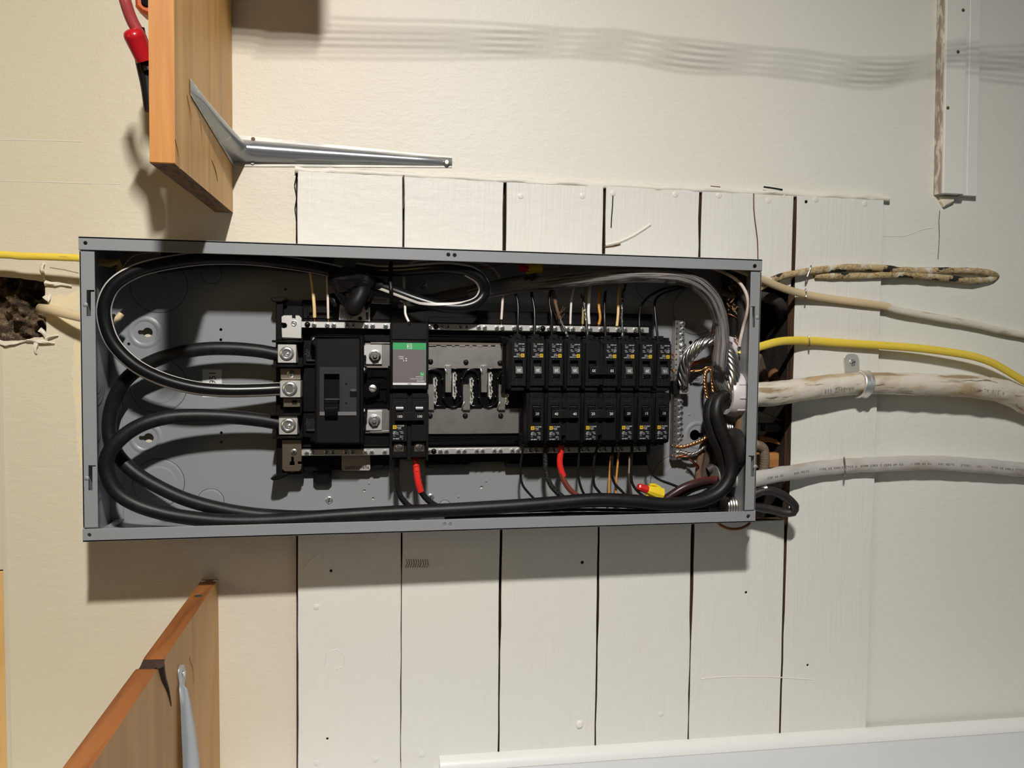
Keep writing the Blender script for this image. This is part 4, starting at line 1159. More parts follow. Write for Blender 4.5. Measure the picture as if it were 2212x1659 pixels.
botx = [663, 676, 705, 719, 747, 761.5, 789, 803, 831, 926, 951.5, 964.5, 990.5, 1003.5, 1030, 1042.5, 1068, 1081, 1106.5, 1119, 1145, 1157.5, 1184, 1196, 1228, 1257, 1270, 1295, 1307, 1330.5, 1342, 1367, 1380]
strip_bar(651, 977, 1398, 971, 6.4, botx, [937])
# bus bars
db = 0.042
m = MB().pbox(924, 790, 1125, 888, 0.02, 0.0385, 0.0008)
obj('bus_insulator', m, BLKG, bus)
m = MB().pbox(788, 741, 846, 795, 0.03, 0.0405, 0.0004, 0); m.pbox(800, 739, 846, 742.5, 0.03, 0.0425, 0.0004, 0)
m.pbox(924, 748, 1124, 796, 0.036, db, 0.0004, 0)
for xa in (960, 1037.5):
    m.pbox(xa + 2, 790, xa + 15, 848, 0.036, 0.047, 0.0006, 0)
m.pbox(924, 740, 1086, 746, 0.03, 0.0405, 0.0004, 1)
for k, xa in enumerate((924, 935, 951, 975, 991, 1013, 1029, 1053, 1069)):
    m.pbox(xa + 1, 745.5, xa + (8 if k % 2 else 14), 750, 0.036, db, 0.0003, 0)
obj('bus_bar', m, [TIN, TINW], bus)
m = MB().pbox(788, 884, 846, 936, 0.03, 0.0405, 0.0004, 0); m.pbox(798, 931, 846, 935, 0.03, 0.0425, 0.0004, 0)
m.pbox(924, 881.5, 1126, 937, 0.036, db, 0.0004, 0)
for xa, xb_ in ((922, 938), (1000, 1016), (1077, 1092)):
    m.pbox(xa, 831, xb_, 886, 0.036, 0.047, 0.0006, 0)
obj('bus_bar', m, [TIN, TINW], bus)
for (x, y) in ((930, 781), (1006.5, 782.5), (1080, 784), (929, 898), (1005, 898), (1081.5, 898)):
    p = W(x, y, db)
    obj('rivet', MB().lathe((p.x, -db, p.z), (0, -1, 0), [(0.0037, 0), (0.0033, 0.0016), (0.0018, 0.0028), (0.0005, 0.0031)], 16), BLKM, bus, 80)
for (xa, ya, xb_, yb) in ((961, 795, 967, 812), (1038, 796, 1044, 813), (1004, 864, 998, 883), (1081, 864, 1075, 883)):
    obj('bus_rib', MB().tube([(xa, ya, db + 0.003), ((xa + xb_) / 2, (ya + yb) / 2, db + 0.004), (xb_, yb, db + 0.003)], lambda t: 0.0011 + 0.0007 * math.sin(math.pi * t), 8, 0.002), TIN, bus, 80)
for (x, ya, yb) in ((941.5, 815, 874), (983.5, 804, 862), (1020, 816, 874), (1061, 804, 862), (1097, 850, 874)):
    m = MB(); n = 13
    for k in range(n):
        y = ya + (yb - ya) * k / n
        dx_ = 1.2 * (k % 2) + 1.4 * math.sin(k * 0.9)
        m.pbox(x - 1.6 + dx_, y, x + 1.6 + dx_, y + (yb - ya) / n + 0.6, 0.036, 0.052 - 0.0014 * (k % 3), 0.0006)
    m.pbox(x - 6, ya + 2, x - 2, yb - 4, 0.036, 0.046, 0.0006)
    obj('bus_stab', m, ZINC, bus)
def arch(xa, xb_, ya, yb, yend):
    pts = []
    r = (xb_ - xa) / 2; cx = (xa + xb_) / 2
    up = ya < yend
    for k in range(9):
        t = math.pi * k / 8
        pts.append((cx - r * math.cos(t), (ya + r * (1 - math.sin(t))) if up else (ya - r * (1 - math.sin(t))), 0.044))
    return pts
wave = [(922, 800, 0.044), (936, 798, 0.044), (950, 803, 0.044), (958, 818, 0.044), (958.5, 842, 0.044), (959, 860, 0.044), (966, 874, 0.044), (978, 880, 0.044), (990, 875, 0.044), (998, 861, 0.044), (998.5, 838, 0.044), (999, 818, 0.044),
        (1005, 804, 0.044), (1018, 798, 0.044), (1030, 804, 0.044), (1035, 818, 0.044), (1035.5, 842, 0.044), (1036, 860, 0.044), (1043, 874, 0.044), (1055, 880, 0.044), (1067, 875, 0.044), (1075, 861, 0.044), (1075.5, 838, 0.044), (1076, 818, 0.044), (1082, 804, 0.044), (1095, 798, 0.044)]
m = MB().tube(wave, 0.0016, 8, 0.003)
for xa in (973, 1051):
    m.pbox(xa, 795.5, xa + 26, 798.5, 0.036, 0.0445, 0.0004)
for xa in (933, 1011, 1087):
    m.pbox(xa, 875, xa + 30, 882, 0.036, 0.0440, 0.0004)
for (x, y) in ((956, 820), (958, 860), (995, 858), (998, 819), (1034, 820), (1035, 860), (1071, 858), (1076, 819)):
    m.disc(x, y, 0.036, 0.0462, 2.6, 10)
obj('insulating_rail', m, BLKG, bus, 60)
m = MB()
m.pbox(924, 722, 1092, 736, 0.02, 0.0375, 0.0008); m.pbox(924, 724.5, 1090, 727, 0.03, 0.0395, 0.0004)
for k, x in enumerate((934, 948, 974, 988, 1013, 1027, 1052, 1066)):
    m.pbox(x - 1, 727, x + 1, 735, 0.03, 0.0390, 0.0003)
obj('bus_comb', m, BLKG, bus)
m = MB()
m.pbox(924, 938.5, 1124, 955, 0.02, 0.0375, 0.0008)
xs_ = [924, 931, 945, 967, 983, 1006, 1023, 1045, 1061, 1084, 1100, 1122]
for a, b in zip(xs_[::2], xs_[1::2]):
    m.pbox(a, 951, b, 953, 0.03, 0.0392, 0.0004)
for a, b in zip(xs_[1::2], xs_[2::2]):
    m.pbox(a + 2, 944, b - 2, 946.5, 0.03, 0.0392, 0.0004)
obj('bus_comb', m, BLKG, bus)
# lug blocks with nuts
for (xa, ya, xb_, yb, cx, cy) in ((786, 746, 825.5, 787, 810, 769), (787, 888, 825.5, 930, 808.5, 909)):
    X0, X1, Z0, Z1 = PR(xa, ya, xb_, yb, 0.044)
    o = obj('bus_lug', MB().box(X0, X1, 0.034, 0.044, Z0, Z1, 0.0005), ZINC, bus)
    p = W(cx, cy, 0.046)
    m = MB().lathe((p.x, -0.044, p.z), (0, -1, 0), [(0.0082, 0), (0.0082, 0.0009), (0.0074, 0.0012)], 24)
    m.prism(hexagon(p.x, p.z, 0.0069, 0.2), 0.045, 0.0500, 0.0006)
    m.lathe((p.x, -0.049, p.z), (0, -1, 0), [(0.0028, 0), (0.0028, 0.0036), (0.0022, 0.0042)], 14)
    obj('nut', m, STEEL if cy > 800 else STEELD, o)
# foil stickers under the tray edges
m = MB().pprism([(738, 982), (800, 982), (800, 1013), (797, 1016.5), (741, 1016.5), (738, 1013)], 0.026, 0.0283)
o = obj('sticker', m, STKR, bus)
p = W(771, 1010.5, 0.0284)
obj('sticker_print', MB().text('26095101696', 0.0063, (p.x, 0.0286, p.z), 0, 0, None, 0.96), BPRINT, o, None)
m = MB().pprism([(734, 657), (800, 664), (799, 695), (732, 691)], 0.030, 0.0315)
o = obj('sticker', m, STKR, bus)
m = MB()
for k in range(12):
    p = W(736 + k * 2.3, 676, 0.0316)
    m.box(p.x - 0.0003, p.x + 0.0003, 0.0316, 0.0318, p.z - 0.0085 + 0.001 * (k % 3), p.z + 0.006 - 0.0015 * (k % 2))
p = W(793, 681, 0.0316); m.box(p.x - 0.0016, p.x + 0.0016, 0.0316, 0.0318, p.z - 0.006, p.z + 0.004)
p = W(778, 688, 0.0316); m.lathe((p.x, -0.0316, p.z), (0, -1, 0), [(0.0026, 0.0), (0.0026, 0.0002), (0.0020, 0.0002), (0.0020, 0)], 14)
obj('sticker_print', m, BPRINT, o, None)
m = MB().pprism([(800, 640), (842, 644), (841, 657), (796, 655)], 0.028, 0.030)
o = obj('sticker', m, STKR, bus)
m = MB()
for k in range(4):
    p = W(822, 646 + k * 2.6, 0.0301); m.box(p.x - 0.009, p.x + 0.009, 0.0301, 0.0303, p.z - 0.0003, p.z + 0.0003)
obj('sticker_print', m, BPRINT, o, None)

# ================================================================== MAIN BREAKER
mbk = thing('main_breaker', 'large black main breaker with a recessed toggle and corner screws', 'breaker', W(729, 840, 0.034))
mbk_d = 0.080
m = MB()
m.pprism([(672, 741), (676, 734), (684, 722.5), (786, 724), (786, 795), (786, 960), (684, 960.5), (674, 952), (673, 945), (680, 935), (680, 748)], 0.034, 0.072, 0.0016)
for (x, y, r) in ((679, 733.5, 9), (679, 949.5, 9), (784, 798, 9.5), (784, 887, 9.5)):
    m.disc(x, y, 0.036, 0.066, r, 20, 0.0006)
obj('case', m, BLK, mbk)
face_o = q([(683.5, 732), (777, 731), (777, 957), (684, 957)][::-1], mbk_d)
win = q([(700.5, 808), (733, 808), (733, 893), (700.5, 893)][::-1], mbk_d)
m = MB().plate(face_o, [win], 0.070, mbk_d, 0.0007)
obj('cover', m, BLKM, mbk, 20)
m = MB().pbox(682.5, 726.5, 778, 729, 0.06, 0.0765, 0.0006); m.pbox(681, 722.5, 782, 725, 0.06, 0.073, 0.0006); m.pbox(777.5, 731, 780, 957, 0.06, 0.0765, 0.0006)
obj('cover_rim', m, BLK, mbk)
pan = q([(690.5, 793), (770, 793), (770, 897), (690.5, 897)][::-1], mbk_d + 0.0006)
win2 = q([(700, 807.5), (733.5, 807.5), (733.5, 888), (700, 888)][::-1], mbk_d + 0.0006)
m = MB().plate(pan, [win2, circ(W(748, 830, mbk_d).x, W(748, 830, mbk_d).z, 0.0015, 10), circ(W(748, 871.5, mbk_d).x, W(748, 871.5, mbk_d).z, 0.0015, 10)], mbk_d, mbk_d + 0.0006)
obj('escutcheon', m, GRYP, mbk, 20)
fr_o = q([(698.5, 806), (735, 806), (735, 889), (698.5, 889)][::-1], mbk_d + 0.001)
obj('window_rim', MB().plate(fr_o, [win2], mbk_d + 0.0004, mbk_d + 0.0012), GRYP, mbk, 20)
m = MB().pbox(690.5, 889.5, 770, 897.5, mbk_d, mbk_d + 0.0009, 0.0002)
obj('escutcheon_strip', m, mat('pale_strip', (0.16, 0.16, 0.165), 0.4), mbk)
m = MB().pbox(701, 808, 733, 888, 0.066, 0.0695, 0, 0); m.pbox(701, 862, 733, 864, 0.07, 0.0790, 0.0003, 1)
obj('window_floor', m, [VOID, GRYH], mbk)
m = MB()
X0, X1, _, _ = PR(702, 870, 730, 880, 0.084)
za, zb2, zc_ = W(716, 866, 0.084).z, W(716, 880, 0.088).z, W(716, 898, 0.086).z
vs = []
for x in (X0, X1):
    for (d, z) in ((0.070, za - 0.001), (0.0795, za), (0.0830, za - 0.004), (0.0900, zb2), (0.0905, zb2 - 0.003), (0.0880, zc_), (0.074, zc_ + 0.002)):
        vs.append((x, -d, z))
m.add(vs, [(i, (i + 1) % 7, 7 + (i + 1) % 7, 7 + i) for i in range(7)] + [(6, 5, 4, 3, 2, 1, 0), (7, 8, 9, 10, 11, 12, 13)])
for k in range(5):
    x = X0 + (X1 - X0) * (0.12 + 0.19 * k)
    m.box(x - 0.0010, x + 0.0010, 0.080, 0.0840, za - 0.0035, za - 0.0005, 0.0003)
obj('toggle', m, BLK, mbk)
m = MB().pbox(756.5, 840.5, 770, 846.5, mbk_d, mbk_d + 0.0022, 0.0008, 0); m.pbox(756, 846.5, 770, 858, mbk_d, mbk_d + 0.0012, 0.0004, 1)
obj('test_button', m, [GRYH, BLK], mbk)
p = W(716, 801, mbk_d + 0.0007)
obj('rating_mark', MB().text('I/ON', 0.0058, (p.x, mbk_d + 0.0008, p.z), math.pi), BPRINT, mbk, None)
for (x, y) in ((679, 733.5), (679, 949.5), (784.5, 798), (784.5, 887)):
    p = W(x, y, 0.067)
    obj('case_screw', MB().lathe((p.x, -0.0655, p.z), (0, -1, 0), [(0.0026, 0), (0.0026, 0.0012), (0.0016, 0.0022), (0.0005, 0.0024)], 14), mat('pale_rivet', (0.75, 0.75, 0.75), 0.35, 0.3), mbk, 80)
m = MB().pbox(774, 783, 778, 795, 0.05, 0.074, 0.0008); m.pbox(774, 905, 791, 915, 0.04, 0.058, 0.0008); m.pbox(784, 767, 791, 778, 0.04, 0.058, 0.001)
obj('case_lug', m, BLK, mbk)

# ================================================================== SURGE PROTECTOR
sp = thing('surge_protector', 'black module with a green banded grey label above the double breaker', 'surge protector', W(884, 770, 0.034))
dsp = 0.088
m = MB().pbox(843, 696.5, 926, 843, 0.034, 0.080, 0.0014); m.pbox(846.5, 735.5, 922.5, 841, 0.07, dsp, 0.0012)
m.pbox(846, 698, 923, 734, 0.07, 0.0815, 0.0008)
obj('case', m, BLKM, sp)
obj('wire_slot', MB().pbox(881.5, 694, 887.5, 703, 0.078, 0.0822, 0.0006), BLK, sp)
dl = dsp + 0.0002
m = MB()
m.pbox(848.5, 755, 920.5, 827, dsp, dl, 0, 0); m.pbox(848.5, 740.5, 920.5, 755, dsp, dl, 0, 1); m.pbox(848.5, 827, 920.5, 831.5, dsp, dl, 0, 2)
lb = obj('label', m, [LABG, GRN, STKW], sp)
def LP(x, y): 
    v = W(x, y, dl); return (v.x, dl + 0.00012, v.z)
m = MB()
c_ = LP(884.5, 748)
for r1, r2 in ((0.0031, 0.0026),):
    m.plate([(c_[0] - r1, c_[2] - r1), (c_[0] + r1, c_[2] - r1), (c_[0] + r1, c_[2] + r1), (c_[0] - r1, c_[2] + r1)], [[(c_[0] - r2, c_[2] - r2), (c_[0] - r2, c_[2] + r2), (c_[0] + r2, c_[2] + r2), (c_[0] + r2, c_[2] - r2)]], dl, dl + 0.0002)
m.text('D', 0.0042, LP(885, 748), math.pi); m.box(c_[0] - 0.0022, c_[0] - 0.0014, dl, dl + 0.00012, c_[2] - 0.0012, c_[2] + 0.0012)
for (x, y, s_, t_) in ((872, 779, 0.0026, 'OK'), (866.5, 774.8, 0.0026, 'Replace /'), (866, 770.8, 0.0026, 'Remplacer'), (908.5, 823, 0.0029, 'HOM2175SB'), (899.5, 818.5, 0.0026, 'Surge Protective Device /'), (906, 814, 0.0026, 'Parasurtenseur')):
    m.text(t_, s_, LP(x, y), math.pi, 0, None, 0.62)
for (y) in (779, 774.5):
    a = LP(877.5, y); m.box(a[0] - 0.0007, a[0] + 0.0007, dl, a[1], a[2] - 0.0007, a[2] + 0.0007)
obj('lettering', m, PRINT, lb, None)
m = MB(); a = LP(912, 808); m.box(a[0] - 0.0025, a[0] + 0.0025, dl, a[1], a[2] - 0.0025, a[2] + 0.0025)
gb = obj('label_badge', m, GRN, lb)
m = MB().tube([Vector((a[0] - 0.0012, -a[1] - 0.0001, a[2] + 0.0014)), Vector((a[0] - 0.0010, -a[1] - 0.0001, a[2] - 0.0004)), Vector((a[0] + 0.0006, -a[1] - 0.0001, a[2] - 0.0010)), Vector((a[0] + 0.0015, -a[1] - 0.0001, a[2] + 0.0006))], 0.0003, 5, 0.0006)
obj('badge_mark', m, PRINT, lb, None)
obj('label_title', MB().text('SPD', 0.0030, LP(884.5, 829.3), math.pi), BPRINT, lb, None)

# ================================================================== CIRCUIT BREAKERS
PIT = 0.0254
def label_mb(m, u0, v0):
    """Printed square label; u0, v0 = its upper left corner. Materials: 0 black, 1 white, 2 yellow."""
    w = 0.0455
    m.box(u0, u0 + 0.0156, w, w + 0.00016, v0 - 0.0198, v0, 0, 0)
    f = w + 0.00030
    m.box(u0 + 0.0005, u0 + 0.0051, w, w + 0.00026, v0 - 0.0055, v0 - 0.0008, 0, 2)
    cx, cz = u0 + 0.0028, v0 - 0.00315
    for (a, b, c_, e) in ((-0.0014, -0.0014, 0.0014, -0.0010), (-0.0014, 0.0010, 0.0014, 0.0014), (-0.0014, -0.001, -0.0010, 0.001), (0.0010, -0.001, 0.0014, 0.001), (-0.0005, -0.0006, 0.0005, 0.0006)):
        m.box(cx + a, cx + c_, w, f, cz + b, cz + e, 0, 0)
    T = lambda s_, size, u, v: m.text(s_, size, (u0 + u, f, v0 - v), 0, 1)
    T('TYPE', 0.0014, 0.0074, 0.0014); T('HOM', 0.0023, 0.0122, 0.0016); T('10 kA', 0.0023, 0.0083, 0.0037); T('120/240', 0.0013, 0.0088, 0.0054)
    T('Listed', 0.0016, 0.0030, 0.0088)
    m.lathe((u0 + 0.0021, -w, v0 - 0.0112), (0, -1, 0), [(0.0016, 0.0003), (0.0013, 0.0003)], 14, 1, False)
    T('UL', 0.0013, 0.0021, 0.0112); T('40 C', 0.0015, 0.0062, 0.0105); T('HACR', 0.0015, 0.0112, 0.0092); T('SWD', 0.0015, 0.0124, 0.0112); T('Cu/Al', 0.0014, 0.0062, 0.0124)
    T('75 C', 0.0014, 0.0020, 0.0148); T('36 lb-in', 0.0014, 0.0115, 0.0148); T('14-8 Cu', 0.0014, 0.0113, 0.0166); T('DP-4075', 0.0022, 0.0046, 0.0185); T('R2', 0.0013, 0.0128, 0.0187)

BODYM = [BLKM, BLK]
PARTS = {}
def pole_body(off):
    m = MB(Matrix.Translation((off, 0, 0)))
    m.box(-0.0124, 0.0124, 0, 0.037, -0.0690, -0.0012, 0.0008)
    m.box(-0.0112, 0.0112, 0.03, 0.0395, -0.0672, -0.0030, 0.0006)
    m.box(-0.0088, 0.0094, 0.02, 0.0415, -0.0070, 0.0002, 0.0007)
    m.box(-0.0022, 0.0026, 0.03, 0.0420, -0.0064, 0.0000, 0.0004)
    m.box(-0.0118, -0.0070, 0.008, 0.033, -0.0735, -0.0680, 0.0008); m.box(0.0012, 0.0070, 0.008, 0.034, -0.0735, -0.0680, 0.0008)
    m.box(-0.0070, 0.0012, 0.006, 0.024, -0.0760, -0.0680, 0.0008)
    m.box(-0.0060, -0.0008, 0.02, 0.0375, -0.0708, -0.0680, 0.0005); m.box(0.0036, 0.0094, 0.02, 0.0390, -0.0700, -0.0650, 0.0005)
    return m
def pole_face(off, v_end=-0.0645, u0=-0.0102, u1=0.0097):
    hole_ = [(-0.0052, -0.0168), (-0.0052, -0.0408), (0.0052, -0.0408), (0.0052, -0.0168)]
    m = MB(Matrix.Translation((off, 0, 0))).plate([(u0, v_end), (u1, v_end), (u1, -0.0066), (u0, -0.0066)], [hole_], 0.038, 0.0452, 0.0005)
    for (a, b, c_, e) in ((-0.0064, -0.0108, 0.0026, -0.0112), (0.0026, -0.0068, 0.0029, -0.0165), (-0.0064, -0.0110, -0.0062, -0.0150), (-0.0064, -0.0150, -0.0052, -0.0152),
                          (0.0030, -0.0410, 0.0033, -0.0432), (-0.0070, -0.0066, -0.0068, -0.0110), (0.0052, -0.0100, 0.0097, -0.0103)):
        m.box(a, c_, 0.044, 0.04545, e, b, 0, 1)
    m.box(-0.0050, 0.0050, 0.037, 0.0382, -0.0406, -0.0170, 0, 2)
    return m
def handle_mb(off, hot=False):
    m = MB(Matrix.Translation((off, 0, 0)))
    m.lathe((-0.0047, -0.0420, -0.0192), (1, 0, 0), [(0.0024, 0), (0.0024, 0.0094)], 14, 0)
    vs = []
    for u in (-0.0047, 0.0047):
        for (w, v) in ((0.038, -0.0200), (0.0445, -0.0206), (0.0505, -0.0228), (0.0512, -0.0236), (0.0488, -0.0318), (0.0478, -0.0324), (0.038, -0.0330)):
            vs.append((u, -w, v))
    m.add(vs, [(i, (i + 1) % 7, 7 + (i + 1) % 7, 7 + i) for i in range(7)] + [(6, 5, 4, 3, 2, 1, 0), (7, 8, 9, 10, 11, 12, 13)])
    return m
def tilt_text(m, st, off, size, mi=0):
    c = Vector((off, -0.05005 - 0.00018, -0.0277))
    nrm = Vector((0, -0.0082, -0.0024)).normalized()     # faces out and slightly to the outer end
    t = Vector((1, 0, 0)); up = nrm.cross(t); up = up if up.z > 0 else -up
    M = Matrix((t, up, nrm)).transposed().to_4x4(); M.translation = c
    m.text(st, size, None, 0, mi, M)
def make_breaker(poles, rating, label, handle_mat, group):
    name = 'circuit_breaker'
    t = thing(name, label, 'breaker', (0, 0, 0), group)
    offs = [0.0] if poles == 1 else [-PIT / 2, PIT / 2]
    if poles == 1:
        obj('case', pole_body(0), BLKM, t); obj('face', pole_face(0), [BLKM, GRYP, VOID], t, 20)
        h = obj('handle', handle_mb(0), handle_mat, t)
        m = MB(); tilt_text(m, rating, 0, 0.0052); obj('rating', m, PRINT, h, None)
    else:
        m = pole_body(offs[0]); m.M = None; n = pole_body(offs[1]); m.add(n.v, n.f); obj('case', m, BLKM, t)
        for k, o in enumerate(offs):
            obj('face', pole_face(o), [BLKM, GRYP, VOID], t, 20)
        m = MB(); m.box(-0.0036, 0.0036, 0.03, 0.043, -0.058, -0.0075, 0.0008); m.box(-0.0030, 0.0030, 0.03, 0.0445, -0.0205, -0.0080, 0.0006)
        obj('bridge', m, BLKM, t)
        m = handle_mb(offs[0]); m.M = None; n = handle_mb(offs[1]); m.add(n.v, n.f)
        m.box(offs[0] - 0.0056, offs[1] + 0.0056, 0.0465, 0.0528, -0.0335, -0.0222, 0.0008)
        h = obj('tie_handle', m, BLKM, t)
        m = MB()
        for o in offs:
            a, b = 0.0052, 0.0044
            zc_ = -0.0278
            m.plate([(o - a, zc_ - b), (o + a, zc_ - b), (o + a, zc_ + b), (o - a, zc_ + b)], [[(o - a + .0004, zc_ - b + .0004), (o - a + .0004, zc_ + b - .0004), (o + a - .0004, zc_ + b - .0004), (o + a - .0004, zc_ - b + .0004)]], 0.0525, 0.0531, 0)
        obj('rating_frame', m, GRYP, h, 20)
        m = MB()
        for o in offs:
            m.text(rating, 0.0052, (o, 0.0530, -0.0278))
        obj('rating', m, PRINT, h, None)
    m = MB(); label_mb(m, offs[0] - 0.0080, -0.0440)
    obj('label', m, [LABK, PRINT, YSQ], t, None)
    return t
DBK = 0.0400
XU = W(1434, 800, DBK + 0.045).x; XD = W(1431.5, 905, DBK + 0.045).x
ZU = W(1260, 844, DBK + 0.040).z; ZD = W(1290, 848.5, DBK + 0.040).z
proto = {}
def place(kind, x, z, up, label, group):
    key = kind + ((up,) if kind[0] == 1 else ())
    if key not in proto:
        t = make_breaker(kind[0], kind[1], label, GRYH if (kind[0] == 1 and up) else BLKM, group); proto[key] = t  # upper row handles lighter: light from above put into their colour
    else:
        t = copy_tree(proto[key]); t['label'] = label; t['group'] = group
    t.location = (x, -DBK, z)
    t.rotation_euler = (0, math.pi if up else 0, 0)
    return t
gu, gd = 'breakers of the upper row', 'breakers of the lower row'
upper = [(8, 1, '20', 'single 20 amp breaker first in the upper row, next to the bare bus bars'),
         (7, 1, '20', 'single 20 amp breaker second from the bare bus bars in the upper row'),
         (6, 1, '20', 'single 20 amp breaker third from the bare bus bars in the upper row'),
         (5, 1, '20', 'single 20 amp upper row breaker just before the double 30 amp one'),
         (3.5, 2, '30', 'double 30 amp breaker with joined handles in the upper row'),
         (2, 1, '20', 'single 20 amp upper row breaker just after the double 30 amp one'),
         (1, 1, '20', 'single 20 amp upper row breaker beside the end one marked 15'),
         (0, 1, '15', 'single 15 amp breaker ending the upper row beside the ground bar')]
lower = [(7, 1, '20', 'single 20 amp breaker first in the lower row, next to the bare bus bars'),
         (5.5, 2, '40', 'double breaker marked 40 with a red taped wire under it'),
         (3.5, 2, '20', 'double breaker marked 20 with amber wires hanging under it'),
         (2, 1, '20', 'single 20 amp lower row breaker between the double one and the first 15'),
         (1, 1, '15', 'first of two 15 amp breakers at the end of the lower row'),
         (0, 1, '15', 'last 15 amp breaker of the lower row, beside the ground bar')]
for (k, n_, rt, lab) in upper:
    place((n_, rt), XU - PIT * k, ZU, True, lab, gu)
for (k, n_, rt, lab) in lower:
    place((n_, rt), XD - PIT * k, ZD, False, lab, gd)
# mounting clip at the first breaker's side
m = MB().pbox(1085, 742, 1096, 848, 0.03, 0.052, 0.0012); m.pbox(1084, 728, 1100, 744, 0.03, 0.056, 0.0012); m.pbox(1084, 810, 1094, 848, 0.04, 0.058, 0.0016); m.pbox(1122, 850, 1134, 960, 0.03, 0.05, 0.001)
m.pbox(1124, 936, 1132, 966, 0.04, 0.056, 0.0016)
obj('breaker_rail', m, BLKG, bus)

# double breaker rated 100 under the surge protector
dbx = W(884.5, 900, 0.085).x; dbz = W(884.5, 849.5, 0.080).z
t = thing('circuit_breaker', 'double 100 amp breaker with silver handles under the surge protector', 'breaker', (0, 0, 0))
m = MB()
for o in (-PIT / 2, PIT / 2):
    m.box(o - 0.0124, o + 0.0124, 0, 0.037, -0.0850, -0.0008, 0.0008)
    m.box(o - 0.0095, o + 0.0098, 0.02, 0.0425, -0.0064, 0.0000, 0.0006)
m.box(-0.0252, -0.0218, 0, 0.0425, -0.0885, -0.0030, 0.0008); m.box(-0.0030, 0.0030, 0, 0.0425, -0.0885, -0.0060, 0.0008); m.box(0.0218, 0.0252, 0, 0.0425, -0.0885, -0.0030, 0.0008)
m.box(-0.0215, -0.004, 0, 0.036, -0.0850, -0.0780, 0.0006); m.box(0.004, 0.0215, 0, 0.036, -0.0850, -0.0780, 0.0006)
obj('case', m, BLKM, t)
for o in (-PIT / 2, PIT / 2):
    obj('face', pole_face(o, -0.0625), [BLKM, GRYP, VOID], t, 20)
m = MB().box(-0.0036, 0.0036, 0.03, 0.0440, -0.033, -0.0075, 0.0008)
obj('bridge', m, BLKM, t)
m = MB()
for o in (-PIT / 2, PIT / 2):
    m.lathe((o - 0.0048, -0.0440, -0.0196), (1, 0, 0), [(0.0030, 0), (0.0030, 0.0096)], 14, 1)
m.box(-PIT / 2 - 0.0060, PIT / 2 + 0.0060, 0.0440, 0.0525, -0.0350, -0.0236, 0.0008, 0)
h = obj('tie_handle', m, [BLKM, mat('silvery_handle', (0.30, 0.30, 0.31), 0.25, 0.6)], t)
m = MB()
for o in (-PIT / 2, PIT / 2):
    m.plate([(o - .0053, -.0336), (o + .0053, -.0336), (o + .0053, -.0252), (o - .0053, -.0252)], [[(o - .0049, -.0332), (o - .0049, -.0256), (o + .0049, -.0256), (o + .0049, -.0332)]], 0.0522, 0.0528, 0)
obj('rating_frame', m, GRYP, h, 20)
m = MB()
for o in (-PIT / 2, PIT / 2): m.text('100', 0.0046, (o, 0.0527, -0.0294))
obj('rating', m, PRINT, h, None)
m = MB(); label_mb(m, -PIT / 2 - 0.0090, -0.0405); obj('label', m, [LABK, PRINT, YSQ], t, None)
for o in (-PIT / 2 - 0.0006, PIT / 2 + 0.0006):
    m = MB().box(o - 0.0066, o + 0.0066, 0.030, 0.0375, -0.0770, -0.0660, 0.0004, 0)
    m.lathe((o, -0.0375, -0.0705), (0, -1, 0), [(0.0058, 0), (0.0058, 0.0002)], 18, 1)
    screw_mb(m, (o, 0.0375, -0.0705), 0.0047, 0.0014, 'one', 0, 1, 1.2 if o > 0 else -0.8, 18)
    obj('terminal', m, [mat('nickel_terminal', (0.55, 0.52, 0.46), 0.35, 1.0), SLOT], t)
t.location = (dbx, -DBK, dbz)

# ================================================================== GROUND BAR
gbar = thing('ground_bar', 'bright upright ground bar packed with screws beside the breakers', 'ground bar', W(1464, 843, 0.03))
dg0 = 0.030
xg = W(1464, 843, dg0).x
zg1, zg0 = W(1460, 692, dg0).z, W(1460, 994, dg0).z
m = MB().box(xg - 0.0056, xg + 0.0020, 0.018, dg0, zg0, zg1, 0.0005, 0)
m.box(xg + 0.0020, xg + 0.0062, 0.018, dg0 - 0.003, zg0, zg1, 0.0005, 0)
NG = 27
for k in range(NG):
    z = zg1 - (zg1 - zg0) * (k + 0.6) / (NG + 0.2)
    m.lathe((xg - 0.0034, -dg0, z), (0, -1, 0), [(0.0013, 0), (0.0013, 0.00015)], 8, 1)
gb2 = obj('bar', m, [TIN, SLOT], gbar)
for k in range(25):
    z = zg1 - (zg1 - zg0) * (k + 0.6) / 25.2
    y = 692 + 302 * (k + 0.6) / 25.2
    if 822 < y < 856: continue
    big = k == 4
    c = (xg + 0.0052 + 0.0006 * math.sin(k * 2.1), dg0 - 0.001, z)
    obj('terminal_screw', screw_mb(MB(), c, 0.0058 if big else 0.0041, 0.0035, 'one' if big else 'cross', 0, 1, (k * 1.3) % 1.57), [STEEL, SLOT], gb2)
m = MB().pbox(1455, 823, 1468, 852, 0.02, 0.038, 0.0006); obj('insulating_clip', m, BLKM, gbar)
m = MB().pbox(1468, 828.5, 1490, 851, 0.02, 0.037, 0.0005)
o = obj('main_lug', m, ZINC, gbar)
p = W(1479.5, 839, 0.037)
obj('set_screw', screw_mb(MB(), (p.x, 0.037, p.z), 0.0054, 0.0030, 'one', 0, 1, 0.75, 20), [STEEL, SLOT], o)
for (y, n_) in ((766, 2), (777, 1), (800, 2), (963, 3), (985, 3)):
    for k in range(n_):
        a = W(1453 + 2 * k, y + 3 * k, 0.026)
        obj('copper_end', MB().tube([a + Vector((0.006, 0.001, 0)), a, a + Vector((-0.003, -0.001, 0.001))], 0.0012, 6, 0.003), COP, gbar)

